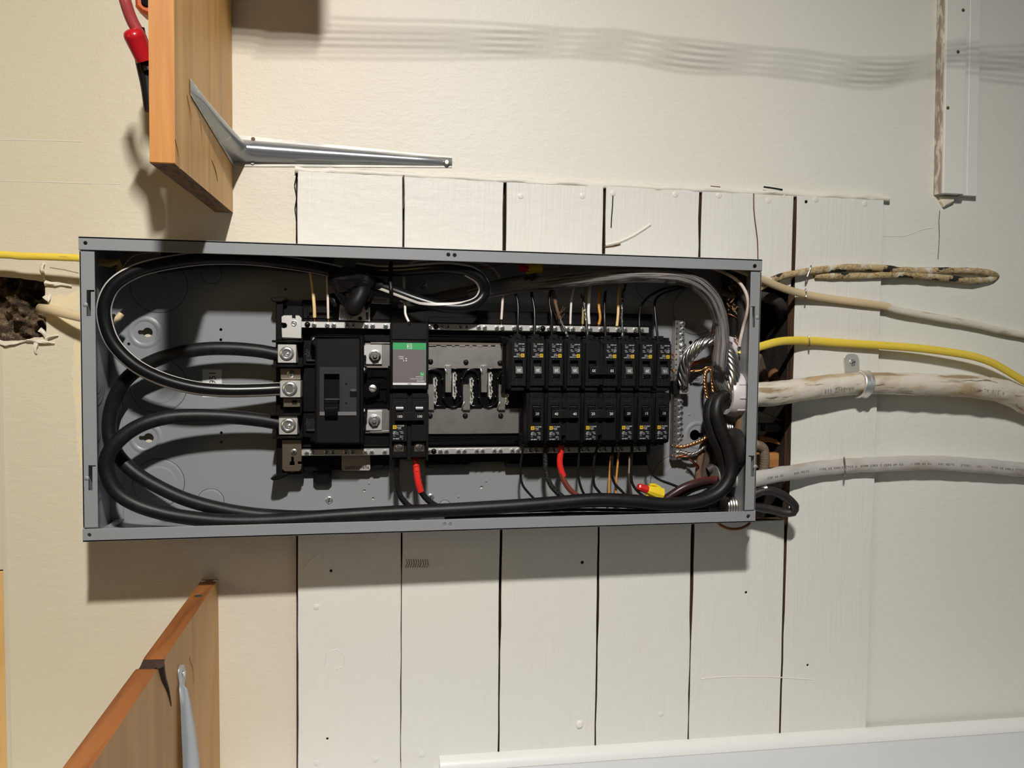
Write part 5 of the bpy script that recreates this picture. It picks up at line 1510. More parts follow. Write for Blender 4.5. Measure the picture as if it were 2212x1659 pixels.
# ================================================================== LARGE CABLES INSIDE
def striped(t, pts, r, angs, nm='stripe', w=0.22):
    for a in angs:
        obj(nm, MB().tube(pts, r, 3, 0.005, caps=False, a0=a - w, a1=a + w, lift=0.00035), WSTR, t, 80)
NEU = [(625, 841, 0.047), (600, 841, 0.047), (560, 843, 0.050), (490, 844, 0.056), (420, 838, 0.064), (350, 819, 0.072), (290, 788, 0.078), (245, 742, 0.080), (226, 690, 0.080), (228, 650, 0.080), (250, 612, 0.078), (300, 583, 0.074), (370, 566, 0.070), (450, 557, 0.066), (540, 558, 0.062), (630, 568, 0.058), (700, 580, 0.055), (745, 590, 0.052)]
n1 = cable('neutral_cable', 'thick black cable with white edge stripes, looping from the middle lug at the end', 'cable', NEU, 0.0086, RUBG, 18, 0.005)
striped(n1, NEU, 0.0086, [math.radians(-80)], w=0.17)
striped(n1, NEU, 0.0086, [math.radians(50)], w=0.20)
NLP = [(798, 612, 0.052), (825, 620, 0.058), (860, 633, 0.064), (910, 651, 0.070), (955, 662, 0.073), (1000, 664, 0.074), (1033, 652, 0.074), (1046, 628, 0.073), (1036, 602, 0.080), (1008, 584, 0.085), (965, 578, 0.084), (920, 580, 0.076), (870, 584, 0.062), (820, 584, 0.050), (770, 578, 0.045)]
n2 = cable('neutral_cable', 'black white-striped cable doubled back in a tight loop beside the taped splice', 'cable', NLP, 0.0080, RUBG, 18, 0.004)
obj('stripe', MB().tube(NLP[:10], 0.0080, 3, 0.004, caps=False, a0=math.radians(-26) - 0.22, a1=math.radians(-26) + 0.22, lift=0.00035, tw=lambda t: math.radians(92) * max(0.0, min(1.0, (t - 0.35) / 0.3))), WSTR, n2, 80)
obj('stripe', MB().tube(NLP[6:], 0.0080, 3, 0.004, caps=False, a0=math.radians(-40) - 0.25, a1=math.radians(-40) + 0.25, lift=0.00035, tw=lambda t: math.radians(-75) * max(0.0, 1 - t / 0.3)), WSTR, n2, 80)
tag(obj('black_cable', MB().tube([(340, 585, 0.028), (430, 574, 0.03), (520, 574, 0.03), (600, 578, 0.03), (680, 586, 0.03), (760, 592, 0.034)], 0.0042, 10, 0.006), RUB, None, 80), 'thin black cable running behind the striped one under the box rim', 'cable')
tag(obj('upper_black_cable', MB().tube([(350, 556, 0.055), (440, 547, 0.05), (560, 545, 0.05), (660, 560, 0.05), (720, 570, 0.05)], 0.0075, 12, 0.006), RUBG, None, 80), 'second thick black cable close under the upper box rim', 'cable')
BKB = [(622, 766, 0.046), (598, 765, 0.046), (560, 758, 0.048), (500, 753, 0.050), (440, 754, 0.052), (380, 764, 0.052), (325, 783, 0.050), (280, 812, 0.046), (252, 850, 0.042), (238, 895, 0.040), (237, 940, 0.040), (252, 980, 0.042), (285, 1015, 0.046), (330, 1045, 0.050), (400, 1078, 0.054), (480, 1100, 0.056), (560, 1112, 0.057), (650, 1117, 0.058), (760, 1114, 0.058), (880, 1107, 0.058), (1000, 1099, 0.058), (1150, 1090, 0.058), (1300, 1082, 0.058), (1420, 1088, 0.058), (1500, 1082, 0.058), (1545, 1058, 0.058), (1566, 1020, 0.058), (1556, 975, 0.058), (1538, 930, 0.056), (1531, 895, 0.054), (1540, 866, 0.052), (1565, 852, 0.050), (1592, 852, 0.050)]
cable('feeder_cable', 'thick black cable curving from the first lug down behind the other one', 'cable', BKB, 0.0088, RUB, 18, 0.005)
BKC = [(624, 920, 0.046), (600, 914, 0.047), (560, 907, 0.050), (490, 900, 0.056), (420, 898, 0.062), (360, 902, 0.068), (305, 918, 0.074), (262, 946, 0.078), (234, 982, 0.080), (231, 1020, 0.080), (250, 1060, 0.080), (290, 1088, 0.079), (350, 1108, 0.078), (420, 1120, 0.077), (500, 1126, 0.076), (600, 1124, 0.075), (720, 1115, 0.075), (850, 1107, 0.075), (980, 1101, 0.076), (1100, 1094, 0.077), (1200, 1086, 0.078), (1290, 1079, 0.079), (1370, 1082, 0.079), (1440, 1089, 0.079), (1510, 1083, 0.079), (1558, 1060, 0.078), (1580, 1018, 0.076), (1574, 970, 0.074), (1556, 925, 0.071), (1547, 890, 0.068), (1554, 862, 0.063), (1575, 850, 0.058), (1600, 850, 0.054)]
cable('feeder_cable', 'thick black cable from the lowest lug lying nearest along the bottom of the box', 'cable', BKC, 0.0090, RUB, 18, 0.005)
tag(obj('red_black_cable', MB().tube([(1420, 1092, 0.05), (1450, 1070, 0.055), (1480, 1052, 0.057), (1515, 1041, 0.056), (1545, 1037, 0.054), (1565, 1037, 0.052)], 0.0060, 14, 0.004), DREDK, None, 80), 'dark red and black cable rising from the bottom to the lettered cable end', 'cable')
tag(obj('black_cable', MB().tube([(1440, 1096, 0.045), (1470, 1072, 0.05), (1500, 1056, 0.052), (1530, 1048, 0.052), (1556, 1045, 0.05)], 0.0042, 12, 0.004), RUB, None, 80), 'black cable just under the dark red and black one', 'cable')
GS = [(1012, 640, 0.040), (1060, 627, 0.044), (1120, 617, 0.048), (1190, 610, 0.060), (1260, 602, 0.072), (1330, 596, 0.082), (1400, 594, 0.088), (1460, 598, 0.088), (1505, 613, 0.086), (1538, 645, 0.082), (1555, 690, 0.077), (1559, 735, 0.073), (1555, 775, 0.069), (1553, 805, 0.064), (1560, 830, 0.056), (1578, 846, 0.053), (1600, 852, 0.050)]
g1 = cable('grey_cable', 'weathered grey ribbed cable sweeping over the breakers to the corner bushing', 'cable', GS, 0.0105, GSTR, 18, 0.005, wob=0.08)
for a in (-55, -25, 5, 35, 62):
    obj('jacket_ridge', MB().tube(GS, 0.0105, 3, 0.006, caps=False, a0=math.radians(a) - 0.10, a1=math.radians(a) + 0.10, lift=0.0007), GSTR, g1, 80)
tag(obj('grey_cable', MB().tube([(860, 655, 0.03), (920, 648, 0.032), (980, 636, 0.036), (1030, 626, 0.04), (1090, 612, 0.042), (1160, 600, 0.045)], 0.0075, 12, 0.006, wob=0.1), mat('dark_weathered_jacket', (0.05, 0.048, 0.046), 0.4), None, 80), 'darker grey cable passing behind the striped loop', 'cable')
t = thing('aluminium_conductor', 'bare twisted aluminium conductor arching from the ground bar lug', 'cable', W(1500, 760, 0.05))
obj('strands', MB().rope([(1474, 832, 0.040), (1476, 806, 0.043), (1482, 782, 0.048), (1495, 762, 0.054), (1511, 745, 0.058), (1530, 736, 0.058), (1552, 735, 0.054), (1572, 748, 0.048)], 0.0090, 7, 0.0032, 0.075, 7, 0.003), ALU, t, 80)
t = thing('aluminium_conductor', 'bare twisted aluminium conductor running down into the white bushing', 'cable', W(1580, 800, 0.05))
obj('strands', MB().rope([(1556, 738, 0.050), (1571, 756, 0.058), (1581, 780, 0.064), (1585, 806, 0.066), (1582, 832, 0.066), (1584, 856, 0.062), (1600, 876, 0.054)], 0.0092, 7, 0.0033, 0.075, 7, 0.003), ALU, t, 80)
# bushing on the end wall
t = thing('conduit_bushing', 'white plastic bushing ring round the cables at the far end wall', 'bushing', (BW - TS, -0.050, 0))
cb = W(1600, 852, 0.048)
m = MB().lathe((BW - TS, -0.048, cb.z), (-1, 0, 0), [(0.0215, 0), (0.0315, 0), (0.0315, 0.015), (0.0290, 0.020), (0.0240, 0.020), (0.0215, 0.016), (0.0215, 0)], 36)
obj('ring', m, BUSH, t, 50)
for k in range(10):
    a = 2 * math.pi * k / 10 + 0.1
    c = Vector((BW - TS - 0.006, -0.048 + math.cos(a) * 0.0315, cb.z + math.sin(a) * 0.0315))
    M = Matrix.Translation(c) @ Matrix.Rotation(-a + math.pi / 2, 4, 'X').inverted()
    obj('grip_rib', MB(M).box(-0.006, 0.006, -0.0012, 0.0012, -0.0014, 0.0014, 0.0004), BUSH, t)
t = thing('conduit_bushing', 'small white plastic ring half hidden above the large bushing', 'bushing', (BW - TS, -0.03, 0))
c_ = W(1610, 752, 0.03)
obj('ring', MB().lathe((BW - TS, -0.034, c_.z), (-1, 0, 0), [(0.012, 0), (0.0175, 0), (0.0175, 0.010), (0.015, 0.012), (0.012, 0.012), (0.012, 0)], 24), BUSH, t, 50)
t = thing('cable_connector', 'spiral metal flex fitting in the lowest corner of the box', 'connector', (BW - TS, -0.04, 0))
c_ = W(1603, 1092, 0.045)
for k in range(4):
    obj('spiral_turn', MB().lathe((BW - TS - 0.004 * k, c_.y, c_.z), (-1, 0, 0), [(0.011, 0), (0.0150, 0), (0.0158, 0.0018), (0.0150, 0.0036), (0.011, 0.0036)], 20), STEELD, t)
t = thing('cable_connector', 'metal spring fitting on the end wall below the large bushing', 'connector', (BW - TS, -0.04, 0))
c_ = W(1592, 925, 0.035)
for k in range(5):
    obj('spiral_turn', MB().lathe((BW - TS - 0.003 - 0.0034 * k, c_.y, c_.z), (-1, 0, 0), [(0.006, 0), (0.0092, 0), (0.0098, 0.0014), (0.0092, 0.0028), (0.006, 0.0028)], 16), STEELD, t)
tag(obj('cable_clamp', MB().lathe((BW - TS, W(1598, 968, 0.055).y, W(1598, 968, 0.055).z), (-1, 0, 0), [(0.026, 0), (0.029, 0.002), (0.029, 0.010), (0.024, 0.014), (0.016, 0.016)], 22), mat('grubby_black_metal', (0.035, 0.033, 0.032), 0.45, 0.4, bump=[(300, 0.8, 0.001, U1)]), None), 'grubby black round clamp on the end wall above the lettered cable', 'clamp')
# taped splice and tie
t = thing('taped_splice', 'lumpy black taped splice hanging in front of the terminal strip', 'splice', W(765, 625, 0.05))
m = MB().tube([(718, 606, 0.052), (724, 606, 0.056), (735, 606, 0.060), (752, 605, 0.064), (772, 604, 0.066), (788, 608, 0.062), (797, 612, 0.056), (802, 613, 0.05)], lambda u: 0.0172 * (min(1.0, 0.35 + 3.2 * u) if u < 0.3 else (1.0 if u < 0.72 else 1.0 - 1.6 * (u - 0.72))), 11, 0.0045, wob=0.30)
obj('wrapping', m, TAPE, t, 24)
m = MB().tube([(784, 622, 0.066), (779, 634, 0.072), (772, 648, 0.075), (766, 660, 0.075), (762, 670, 0.073), (760, 677, 0.070)], lambda u: 0.0118 * (1.0 if u < 0.7 else math.sqrt(max(0.02, 1 - ((u - 0.7) / 0.302) ** 2))), 18, 0.002, wob=0.08)
obj('capped_stub', m, BLKM, t, 70)
m = MB().tube([(736, 612, 0.055), (734, 626, 0.060), (738, 640, 0.060), (746, 652, 0.058), (752, 660, 0.054)], lambda u: 0.0070 * (1.1 - 0.4 * u), 12, 0.002, wob=0.25)
obj('tape_fold', m, TAPE, t, 55)
m = MB().tube([(799, 608, 0.056), (806, 610, 0.058), (820, 615, 0.060), (826, 617, 0.060)], lambda u: 0.0078, 14, 0.003)
obj('sleeve', m, BLKM, t, 60)
m = MB().tube([(716, 640, 0.04), (722, 650, 0.045), (728, 660, 0.045)], lambda u: 0.0055, 10, 0.003)
obj('tail', m, BLKM, t, 60)
t = thing('cable_tie', 'black plastic tie strap round the striped cable loop', 'cable tie', W(844, 610, 0.07))
obj('strap', MB().tube([(846, 566, 0.05), (844, 574, 0.063), (843, 600, 0.068), (845, 628, 0.074), (845, 650, 0.068), (843, 656, 0.060)], 0.0026, 8, 0.003, ry=0.0010), BLK, t)
obj('tail', MB().tube([(790, 668, 0.05), (798, 655, 0.055), (806, 640, 0.058), (812, 626, 0.058)], 0.0022, 8, 0.003, ry=0.0010), BLKG, t)

# ================================================================== THIN WIRES
def wire(name, label, pts, rpx, mt, tip=None, tipm=COP, group=None):
    p = pts[len(pts) // 2]
    r = rpx * PX(*p)
    t = thing(name, label, 'wire', W(*p), group)
    obj('insulation', MB().tube(pts, r, 9, 0.004, wob=0.04), mt, t, 80)
    if tip:
        obj('bare_end', MB().tube(tip, r * 0.42, 6, 0.003), tipm, t, 80)
    return t
NBD = 0.049
wire('neutral_wire', 'cream wire dropping to the terminal strip nearest the large lugs', [(655, 560, 0.03), (664, 573, 0.034), (671, 590, 0.038), (675, 615, 0.042), (677, 640, 0.045), (679, 665, 0.047), (679.5, 686, 0.047)], 3.8, CRM, [(679, 686, 0.047), (680, 700, 0.044)])
wire('neutral_wire', 'pinkish white wire dropping straight to the strip beside the cream one', [(703, 565, 0.03), (706, 580, 0.034), (707, 605, 0.040), (708, 640, 0.044), (708.5, 665, 0.047), (709, 688, 0.047)], 2.8, WHT, [(709, 688, 0.047), (709, 700, 0.044)])
wire('neutral_wire', 'white lead entering the head of the green banded surge module', [(872, 590, 0.03), (873, 630, 0.045), (875, 662, 0.062), (875.5, 677, 0.072), (879, 687, 0.079), (884.5, 698, 0.080)], 2.7, WHTB)
wire('neutral_wire', 'white wire arching over the striped loop and down to the strip', [(882, 575, 0.03), (892, 566, 0.032), (920, 561, 0.034), (980, 562, 0.034), (1035, 567, 0.034), (1064, 580, 0.034), (1080, 602, 0.036), (1086, 630, 0.042), (1085, 660, 0.046), (1083, 690, 0.048)], 2.8, WHT, [(1083, 690, 0.048), (1083, 703, 0.045)])
wire('neutral_wire', 'pinkish white wire before the frayed pair over the double breaker', [(1247, 600, 0.034), (1240, 620, 0.038), (1235, 645, 0.042), (1233, 670, 0.046), (1232, 700, 0.048)], 2.5, WHT, [(1232, 700, 0.048), (1231.5, 711, 0.045)])
wire('neutral_wire', 'olive yellow old wire beside the bright frayed one', [(1266, 605, 0.034), (1264, 640, 0.04), (1260, 670, 0.046), (1258.5, 700, 0.048)], 2.6, OLV, [(1258.5, 700, 0.048), (1258, 711, 0.045)])
wire('neutral_wire', 'chalky white frayed wire end above the double breaker', [(1274, 600, 0.034), (1273, 640, 0.042), (1271, 672, 0.046), (1272, 690, 0.048), (1272.5, 700, 0.048)], 3.3, WHTB, [(1272.5, 698, 0.048), (1274, 711, 0.045)], ALU)
wire('neutral_wire', 'amber orange old wire bending to the strip', [(1297, 600, 0.034), (1294, 640, 0.042), (1294, 666, 0.046), (1296, 678, 0.048), (1296.5, 688, 0.048), (1293.5, 701, 0.048)], 3.0, ORG, [(1293.5, 700, 0.048), (1293, 712, 0.045)])
wire('neutral_wire', 'cream wire to the strip over the second breaker past the double one', [(1342, 600, 0.034), (1338, 620, 0.038), (1336, 650, 0.043), (1335, 680, 0.047), (1332.5, 704, 0.048)], 3.0, CRM, [(1332.5, 703, 0.048), (1332, 714, 0.045)])
def bw(label, x1, ybr, pts, r=2.9, mt=RUBG, **k):
    return wire('breaker_wire', label, pts + [(x1, ybr, 0.062)], r, mt, [(x1, ybr, 0.062), (x1, ybr + 7, 0.060)], **k)
bw('thin black wire to the upper breaker next to the bare bus bars', 1117.5, 733, [(1098, 612, 0.04), (1112, 632, 0.046), (1118.5, 655, 0.052), (1119, 690, 0.058)])
bw('black wire to the second upper breaker from the bus bars', 1154, 733, [(1147, 615, 0.04), (1149, 640, 0.046), (1154, 665, 0.052), (1155, 700, 0.058)], 3.2)
bw('black wire to the third upper breaker from the bus bars', 1192, 734, [(1195, 605, 0.04), (1189, 630, 0.046), (1187, 655, 0.052), (1191, 680, 0.058), (1192, 705, 0.06)], 3.2)
t = bw('old cloth wire with a frayed brown end and speckled black tail', 1231, 736, [(1208, 684, 0.052), (1214, 700, 0.056), (1223, 718, 0.06)], 2.8, mat('speckled_black', (0.012, 0.012, 0.012), 0.4, var=[(420, (0.55, 0.55, 0.55), (0.5, 1, 1), 0.58, 0.63)], along=True))
obj('cloth_sleeve', MB().tube([(1190, 620, 0.042), (1197, 640, 0.045), (1201, 660, 0.049), (1207, 680, 0.052), (1210, 690, 0.053)], lambda u: 0.0026 - 0.0005 * math.sin(u * 3), 8, 0.003, wob=0.5), BRNC, t, 80)
m = MB()
for (a, b) in (((1206, 682), (1222, 664)), ((1206, 680), (1217, 662)), ((1204, 684), (1214, 672)), ((1208, 690), (1220, 677)), ((1202, 690), (1198, 676))):
    m.tube([W(a[0], a[1], 0.053), W((a[0] + b[0]) / 2 + 1, (a[1] + b[1]) / 2, 0.056), W(b[0], b[1], 0.058)], 0.0004, 4, 0.004)
obj('fray', m, BRNC, t, 80)
SPK = MATS['speckled_black']
bw('speckled frayed black wire to the near pole of the upper double breaker', 1270.5, 737, [(1256, 635, 0.042), (1262, 660, 0.048), (1266, 690, 0.055), (1268, 715, 0.06)], 3.0, SPK)
bw('glossy black wire to the far pole of the upper double breaker', 1308.5, 736, [(1308, 630, 0.042), (1306, 655, 0.048), (1306, 690, 0.056)], 3.2)
bw('crumpled silvery black wire to the upper breaker past the double one', 1346, 737, [(1352, 610, 0.042), (1345, 640, 0.046), (1344, 670, 0.05), (1343, 690, 0.054), (1345, 715, 0.06)], 3.0, SPK)
bw('black wire bending down to the last but one upper breaker', 1383.5, 737, [(1478, 617, 0.035), (1440, 622, 0.038), (1412, 634, 0.041), (1394, 648, 0.045), (1383, 668, 0.05), (1381, 700, 0.058)], 2.6)
bw('black wire bending down to the end breaker of the upper row', 1421.5, 735, [(1482, 620, 0.035), (1450, 628, 0.038), (1428, 636, 0.041), (1415, 650, 0.046), (1415, 675, 0.052), (1418, 705, 0.058)], 2.6)
def lw(label, pts, r, mt=RUB, **k):
    return wire('breaker_wire', label, pts, r, mt, **k)
lw('thin black wire under the first lower breaker by the bus bars', [(1131, 960, 0.060), (1127, 985, 0.056), (1124, 1015, 0.054), (1128, 1045, 0.052), (1142, 1065, 0.05), (1165, 1088, 0.048)], 2.6)
t = lw('thick rough black wire beside the first red tape of the lower row', [(1179, 958, 0.058), (1178, 985, 0.056), (1179, 1015, 0.056), (1188, 1045, 0.056), (1205, 1065, 0.054), (1232, 1085, 0.05)], 5.5, mat('rough_black', (0.012, 0.012, 0.012), 0.35, bump=[(500, 1.0, 0.002, U1)]))
t = lw('dark red stranded wire wrapped in red tape under the 40 amp breaker', [(1212, 1022, 0.060), (1217, 1036, 0.060), (1228, 1054, 0.058), (1243, 1068, 0.056), (1268, 1086, 0.05)], 6.0, DRED)
obj('red_tape', MB().tube([(1213, 955, 0.060), (1212, 972, 0.060), (1209, 995, 0.060), (1211, 1012, 0.060), (1217, 1029, 0.060)], lambda u: 0.0043, 14, 0.003, wob=0.06), RED, t, 80)
for a in (-40, 0, 40):
    obj('strand_ridge', MB().tube([(1212, 1022, 0.060), (1217, 1036, 0.060), (1228, 1054, 0.058), (1243, 1068, 0.056), (1268, 1086, 0.05)], 6.0 * PX(1228, 1054, 0.058), 3, 0.005, caps=False, a0=math.radians(a) - 0.12, a1=math.radians(a) + 0.12, lift=0.0004), mat('brown_red_ridge', (0.30, 0.10, 0.06), 0.4), t, 80)
lw('thin black wire under the first pole of the lower double 20', [(1252, 960, 0.06), (1250, 990, 0.056), (1249, 1025, 0.054), (1254, 1050, 0.052), (1262, 1068, 0.05), (1276, 1086, 0.048)], 2.7)
lw('thin black wire under the second pole of the lower double 20', [(1292, 960, 0.06), (1285, 985, 0.056), (1282, 1015, 0.054), (1283, 1045, 0.052), (1292, 1060, 0.05), (1312, 1082, 0.048)], 2.9)
lw('amber wire standing below the lower double 20 breaker', [(1320, 985, 0.045), (1318, 1010, 0.045), (1316, 1040, 0.045), (1315, 1080, 0.044)], 2.5, ORG)
lw('black wire curling past the amber pair', [(1324, 965, 0.058), (1322, 995, 0.055), (1322, 1025, 0.054), (1328, 1045, 0.052), (1344, 1062, 0.05), (1362, 1082, 0.048)], 2.9)
lw('brown amber wire leaning below the fourth lower breaker', [(1337, 975, 0.045), (1334, 1005, 0.045), (1331, 1040, 0.045), (1330, 1080, 0.044)], 2.3, ORG)
t = lw('dark crusty wire with a tan sleeve below the lower row', [(1359, 1022, 0.05), (1359, 1040, 0.05), (1362, 1060, 0.049), (1365, 1084, 0.048)], 3.0, mat('dark_crust', (0.05, 0.03, 0.02), 0.7, bump=[(800, 1, 0.001, U1)]))
obj('tan_sleeve', MB().tube([(1360, 985, 0.05), (1360, 1000, 0.05), (1359, 1023, 0.05)], 0.0017, 8, 0.004), mat('tan_sleeve', (0.30, 0.24, 0.18), 0.6), t, 80)
lw('black wire sweeping from the first lower 15 toward the wire connector', [(1365, 965, 0.058), (1364, 1000, 0.055), (1364, 1035, 0.053), (1370, 1052, 0.052), (1385, 1068, 0.051), (1412, 1086, 0.048)], 2.9)
lw('thin black wire from the last lower breaker to the end wall', [(1398, 962, 0.058), (1400, 995, 0.055), (1408, 1022, 0.052), (1424, 1036, 0.05), (1450, 1046, 0.048), (1475, 1056, 0.046)], 2.7)
t = wire('breaker_wire', 'black wire from the first pole of the double 100 amp breaker', [(857, 985, 0.058), (857, 1005, 0.056), (857, 1040, 0.054), (862, 1065, 0.053), (874, 1084, 0.052), (895, 1100, 0.05), (930, 1112, 0.048)], 6.4, RUB)
t = wire('breaker_wire', 'black wire wrapped in red tape from the double 100 amp breaker', [(905, 1052, 0.062), (912, 1066, 0.061), (924, 1080, 0.060), (945, 1094, 0.058), (985, 1108, 0.054)], 6.4, RUB)
obj('red_tape', MB().tube([(898, 985, 0.058), (899, 1000, 0.060), (900, 1015, 0.062), (903, 1040, 0.063), (909, 1062, 0.062)], lambda u: 0.0045, 14, 0.003, wob=0.05), RED, t, 80)
for k in range(5):
    y = 1008 + k * 11
    obj('tape_edge', MB().tube([(892 + k * 1.8, y + 1, 0.0645), (898 + k * 1.8, y - 1, 0.0675), (906 + k * 1.8, y - 3, 0.0645)], 0.0003, 4, 0.003), RED, t)
for k, (y0, lab) in enumerate(((1108, 'upper of the black wires lying along the bottom wall'), (1116, 'middle black wire lying along the bottom wall'), (1124, 'lowest black wire lying along the bottom wall'))):
    tag(obj('bottom_wire', MB().tube([(960, y0 + 2, 0.045 + 0.006 * k), (1100, y0 - 3, 0.046 + 0.006 * k), (1250, y0 - 7, 0.046 + 0.006 * k), (1400, y0 - 6, 0.046 + 0.006 * k), (1530, y0 - 10, 0.046)], 0.0022, 8, 0.008), RUBG, None, 80), lab, 'wire')
wire('white_wire', 'pinkish white wire curving down the far end of the box', [(1520, 575, 0.05), (1550, 583, 0.056), (1585, 600, 0.080), (1606, 622, 0.084), (1616, 650, 0.084), (1614, 675, 0.080), (1606, 705, 0.066), (1600, 730, 0.062), (1597, 748, 0.058)], 3.4, WHT)
t = wire('yellow_wire_stub', 'short yellow cable stub with bare ends beside the small bushing', [(1618, 756, 0.04), (1609, 757, 0.046), (1600, 757, 0.05), (1597, 764, 0.05)], 4.6, YEL)
for (dx_, dy_) in ((-2, -22), (-5, -8)):
    obj('bare_end', MB().tube([(1600, 757, 0.051), (1596 + dx_, 745 + dy_ / 2, 0.052), (1590 + dx_, 735 + dy_ / 2, 0.052)], 0.0008, 6, 0.003), COP, t, 80)
tag(obj('coiled_wire', MB().tube([(1600, 765, 0.05), (1600, 785, 0.05), (1605, 802, 0.05), (1613, 820, 0.05), (1614, 850, 0.05), (1606, 890, 0.05), (1594, 930, 0.05), (1582, 962, 0.048)], 0.0028, 8, 0.004), SPK, None, 80), 'speckled black wire running past the large white bushing', 'wire')
# bare copper
def copper(label, pts, R_, n=3, mt=COP, pitch=0.014):
    t = thing('copper_ground', label, 'wire', W(*pts[0]))
    obj('strands', MB().rope(pts, R_, n, R_ * 0.56, pitch, 5, 0.0025, core=False), mt, t, 80)
    return t
copper('twisted copper wires fanning from the ground bar to a hooked end', [(1470, 804, 0.034), (1500, 801, 0.038), (1518, 799, 0.041), (1526, 794, 0.044), (1536, 793, 0.044)], 0.0022, 2, COP, 0.03)
copper('twisted copper pigtail hanging first in front of the grey cable', [(1536, 794, 0.045), (1526, 800, 0.048), (1523, 812, 0.050), (1523, 830, 0.050), (1526, 848, 0.050), (1528, 860, 0.050)], 0.0034, 3)
copper('twisted copper pigtail hanging second in front of the grey cable', [(1530, 795, 0.045), (1537, 802, 0.049), (1538, 820, 0.050), (1540, 835, 0.050), (1540.5, 847, 0.050)], 0.0030, 3)
copper('bright twisted copper behind the bent black cables', [(1550, 898, 0.045), (1560, 915, 0.048), (1570, 935, 0.050), (1577, 955, 0.050), (1579, 965, 0.048)], 0.0044, 4, COP, 0.018)
copper('twisted copper from the ground bar, third screw from its foot', [(1462, 964, 0.030), (1474, 966, 0.034), (1495, 960, 0.040), (1512, 953, 0.044), (1526, 944, 0.044)], 0.0034, 3)
copper('grey tinned twisted wire from the foot of the ground bar', [(1462, 977, 0.030), (1476, 977, 0.034), (1492, 981, 0.036), (1508, 976, 0.038), (1522, 966, 0.040)], 0.0028, 3, STEELD)
copper('tarnished copper wire at the very foot of the ground bar', [(1462, 988, 0.030), (1474, 985, 0.034), (1487, 988, 0.036), (1498, 998, 0.037), (1508, 1010, 0.037)], 0.0028, 2, COPD, 0.03)
copper('tarnished copper run behind the aluminium arch', [(1478, 788, 0.030), (1500, 784, 0.032), (1520, 780, 0.032), (1540, 777, 0.032)], 0.0030, 3, COPD, 0.03)
copper('thin copper run rising behind the grey cable', [(1540, 780, 0.034), (1540, 740, 0.034), (1543, 700, 0.034), (1545, 670, 0.034), (1546, 655, 0.034)], 0.0028, 3, COPD, 0.06)
copper('fine copper strand looping over the far corner', [(1566, 678, 0.04), (1580, 680, 0.045), (1592, 688, 0.048), (1597, 700, 0.048), (1592, 725, 0.046), (1588, 745, 0.045)], 0.0008, 2, COPD, 0.05)
copper('copper ends low behind the large black cables', [(1545, 1062, 0.035), (1549, 1052, 0.038), (1548, 1043, 0.038)], 0.0018, 2)
for (lab, pts, r, mt_) in (('thin copper strand under the upper box rim at the near end', [(235, 645, 0.03), (256, 606, 0.03), (268, 574, 0.035), (290, 552, 0.04), (330, 546, 0.045), (390, 551, 0.045)], 0.0006, COP),
                           ('fine copper strands under the middle of the upper rim', [(850, 571, 0.04), (890, 563, 0.04), (930, 563, 0.04), (960, 572, 0.04)], 0.0006, COPD),
                           ('bare wire leading to the red and yellow connector', [(1035, 578, 0.04), (1070, 575, 0.04), (1100, 568, 0.04), (1120, 572, 0.04)], 0.0008, COPD),
                           ('bare wire leaving the red and yellow connector', [(1170, 578, 0.04), (1190, 582, 0.04), (1215, 578, 0.04), (1240, 580, 0.04)], 0.0008, COPD)):
    tag(obj('bare_wire', MB().tube(pts, r, 6, 0.004), mt_, None, 80), lab, 'wire')
def nut(label, a, b, c, r1, r2, m1=REDP, m2=YELP):
    """Wire connector: cap from a to b, winged skirt from b to c."""
    t = thing('wire_connector', label, 'wire connector', W(*b))
    rr1, rr2 = r1 * PX(*a), r2 * PX(*c)
    obj('cap', MB().tube([W(*a), W(*a).lerp(W(*b), 0.1), W(*a).lerp(W(*b), 0.5), W(*b)], lambda u: rr1 * (0.72 if u < 0.02 else 0.86 + 0.16 * u), 8, 0.002), m1, t, 20)
    obj('skirt', MB().tube([W(*b).lerp(W(*c), -0.25), W(*b), W(*b).lerp(W(*c), 0.4), W(*c)], lambda u: rr2 * (0.66 + 0.44 * u), 10, 0.002), m2, t, 20)
    ax = (W(*c) - W(*b)).normalized(); side = ax.cross(Vector((0, -1, 0))).normalized()
    for s in (-1, 1):
        p0 = W(*b).lerp(W(*c), -0.2) + side * s * rr2 * 0.85
        obj('wing', MB().tube([p0, p0 + ax * rr2 * 0.9 + side * s * rr2 * 0.25, p0 + ax * rr2 * 1.9 + side * s * rr2 * 0.1], lambda u: rr2 * 0.24, 7, 0.002), m2, t, 60)
    return t
nut('bright red and yellow wire connector low beside the black cables', (1378, 1051, 0.052), (1404, 1060, 0.050), (1428, 1068, 0.048), 8.5, 13)
nut('shaded red and yellow wire connector under the upper box rim', (1120, 578, 0.045), (1142, 580, 0.045), (1170, 580, 0.045), 8, 10)
nut('yellow wire connector peeking out beside the dark red wire', (1204, 1085, 0.05), (1222, 1084, 0.05), (1242, 1076, 0.05), 6, 7)
nut('yellow wire connector peeking out below the amber wires', (1318, 1090, 0.046), (1328, 1080, 0.046), (1346, 1074, 0.046), 6, 7, YELP)
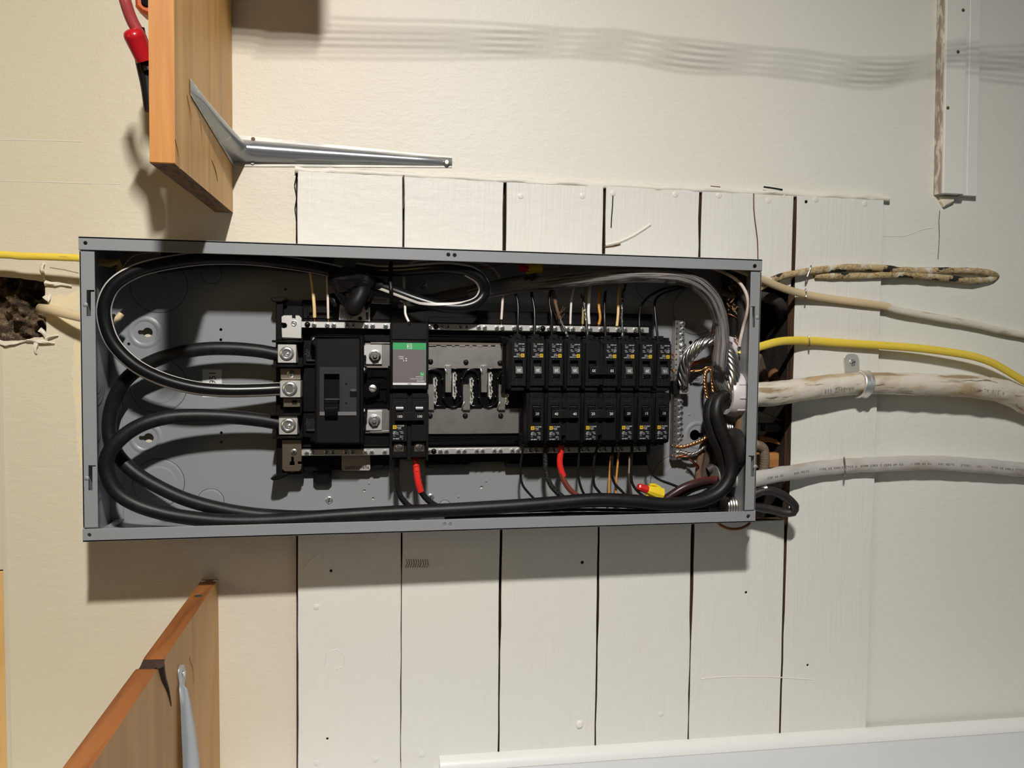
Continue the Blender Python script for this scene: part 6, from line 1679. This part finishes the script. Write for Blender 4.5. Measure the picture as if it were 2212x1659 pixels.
# old frayed bundle and dark cables in the far corner
m = MB(); rq = random.Random(3)
c0 = W(1590, 645, 0.045)
for k in range(70):
    a = c0 + Vector((rq.uniform(-0.016, 0.016), rq.uniform(-0.012, 0.012), rq.uniform(-0.018, 0.016)))
    b = a + Vector((rq.uniform(-0.007, 0.007), rq.uniform(-0.006, 0.004), rq.uniform(-0.009, 0.006)))
    m.tube([a, (a + b) / 2 + Vector((rq.uniform(-.003, .003), 0, rq.uniform(-.003, .003))), b], rq.uniform(0.0005, 0.0012), 4, 0.003)
tag(obj('frayed_jute_filler', m, mat('jute_brown', (0.34, 0.19, 0.085), 0.9), None, 80), 'tangle of frayed brown cable filler in the upper far corner', 'filler', kind='stuff')
for (lab, pts, r, mt_) in (('dark purple brown cable stub leading into the frayed filler', [(1560, 632, 0.04), (1572, 636, 0.042), (1586, 642, 0.045)], 0.0042, mat('mauve_brown', (0.20, 0.13, 0.125), 0.5)),
                           ('brown armoured sheath standing against the end wall', [(1607, 872, 0.05), (1606, 900, 0.052), (1604, 930, 0.052), (1602, 958, 0.05)], 0.011, mat('brown_sheath', (0.22, 0.13, 0.06), 0.7)),
                           ('brown cloth cable rising beside the ground bar foot', [(1521, 952, 0.028), (1514, 985, 0.03), (1509, 1015, 0.03), (1509, 1035, 0.03)], 0.0050, BRNC),
                           ('dark brown cloth cable behind the rising brown one', [(1534, 960, 0.024), (1528, 990, 0.024), (1522, 1020, 0.024), (1520, 1035, 0.024)], 0.0052, mat('dark_brown_cloth', (0.07, 0.05, 0.04), 0.9)),
                           ('black cable behind the aluminium conductor at the far end', [(1590, 690, 0.035), (1594, 730, 0.035), (1598, 770, 0.035), (1596, 800, 0.035)], 0.0085, RUBG),
                           ('black cable rising along the far end wall under the rim', [(1606, 600, 0.03), (1602, 650, 0.03), (1600, 700, 0.03), (1602, 750, 0.026)], 0.0100, RUB),
                           ('dark cable pressed into the far back corner', [(1572, 600, 0.02), (1574, 660, 0.02), (1574, 720, 0.02), (1578, 780, 0.02)], 0.0085, RUB),
                           ('thick dark cable against the far end wall above the small bushing', [(1607, 592, 0.055), (1608, 640, 0.055), (1608, 690, 0.052), (1610, 735, 0.046)], 0.0105, mat('dusty_dark_jacket', (0.028, 0.024, 0.022), 0.6)),
                           ('dusty black cable squeezed beside the far end wall', [(1582, 590, 0.040), (1584, 640, 0.040), (1586, 690, 0.038), (1584, 740, 0.034)], 0.0080, RUB),
                           ('dark brown cable descending past the lettered cable clamp', [(1600, 985, 0.062), (1602, 1010, 0.050), (1600, 1060, 0.040), (1592, 1100, 0.036)], 0.0090, mat('dark_brown_jacket', (0.05, 0.034, 0.024), 0.6)),
                           ('black cable in the lowest back corner', [(1560, 1070, 0.022), (1580, 1082, 0.024), (1598, 1100, 0.026)], 0.0100, RUB),
                           ('black cable going down behind the bent feeders', [(1545, 920, 0.028), (1548, 960, 0.028), (1550, 1000, 0.028), (1545, 1040, 0.028)], 0.011, RUB),
                           ('frayed brown cable end in the lowest corner', [(1572, 1098, 0.04), (1585, 1090, 0.042), (1598, 1086, 0.045)], 0.0055, OLDC),
                           ('second frayed brown cable end in the lowest corner', [(1575, 1106, 0.045), (1590, 1100, 0.046), (1602, 1094, 0.046)], 0.0030, BRNC),
                           ('dark lump of burnt wire near the ground bar foot', [(1530, 1015, 0.034), (1538, 1010, 0.036), (1546, 1012, 0.036)], 0.0060, mat('burnt_lump', (0.05, 0.04, 0.04), 0.6)),
                           ('greenish grey wire end under the red and black cable', [(1472, 1073, 0.036), (1480, 1068, 0.038), (1490, 1064, 0.038)], 0.0026, OLV),
                           ('cream cable end behind the striped cable at the near wall', [(228, 690, 0.05), (245, 692, 0.05), (256, 686, 0.052), (262, 678, 0.05)], 0.0040, TANJ),
                           ('dim yellow cable end in the near upper corner', [(217, 567, 0.05), (235, 571, 0.05), (255, 564, 0.05), (258, 572, 0.046), (256, 620, 0.04)], 0.0034, mat('dim_yellow', (0.60, 0.40, 0.12), 0.5))):
    tag(obj('old_cable', MB().tube(pts, r, 10, 0.004, wob=0.12), mt_, None, 80), lab, 'cable')
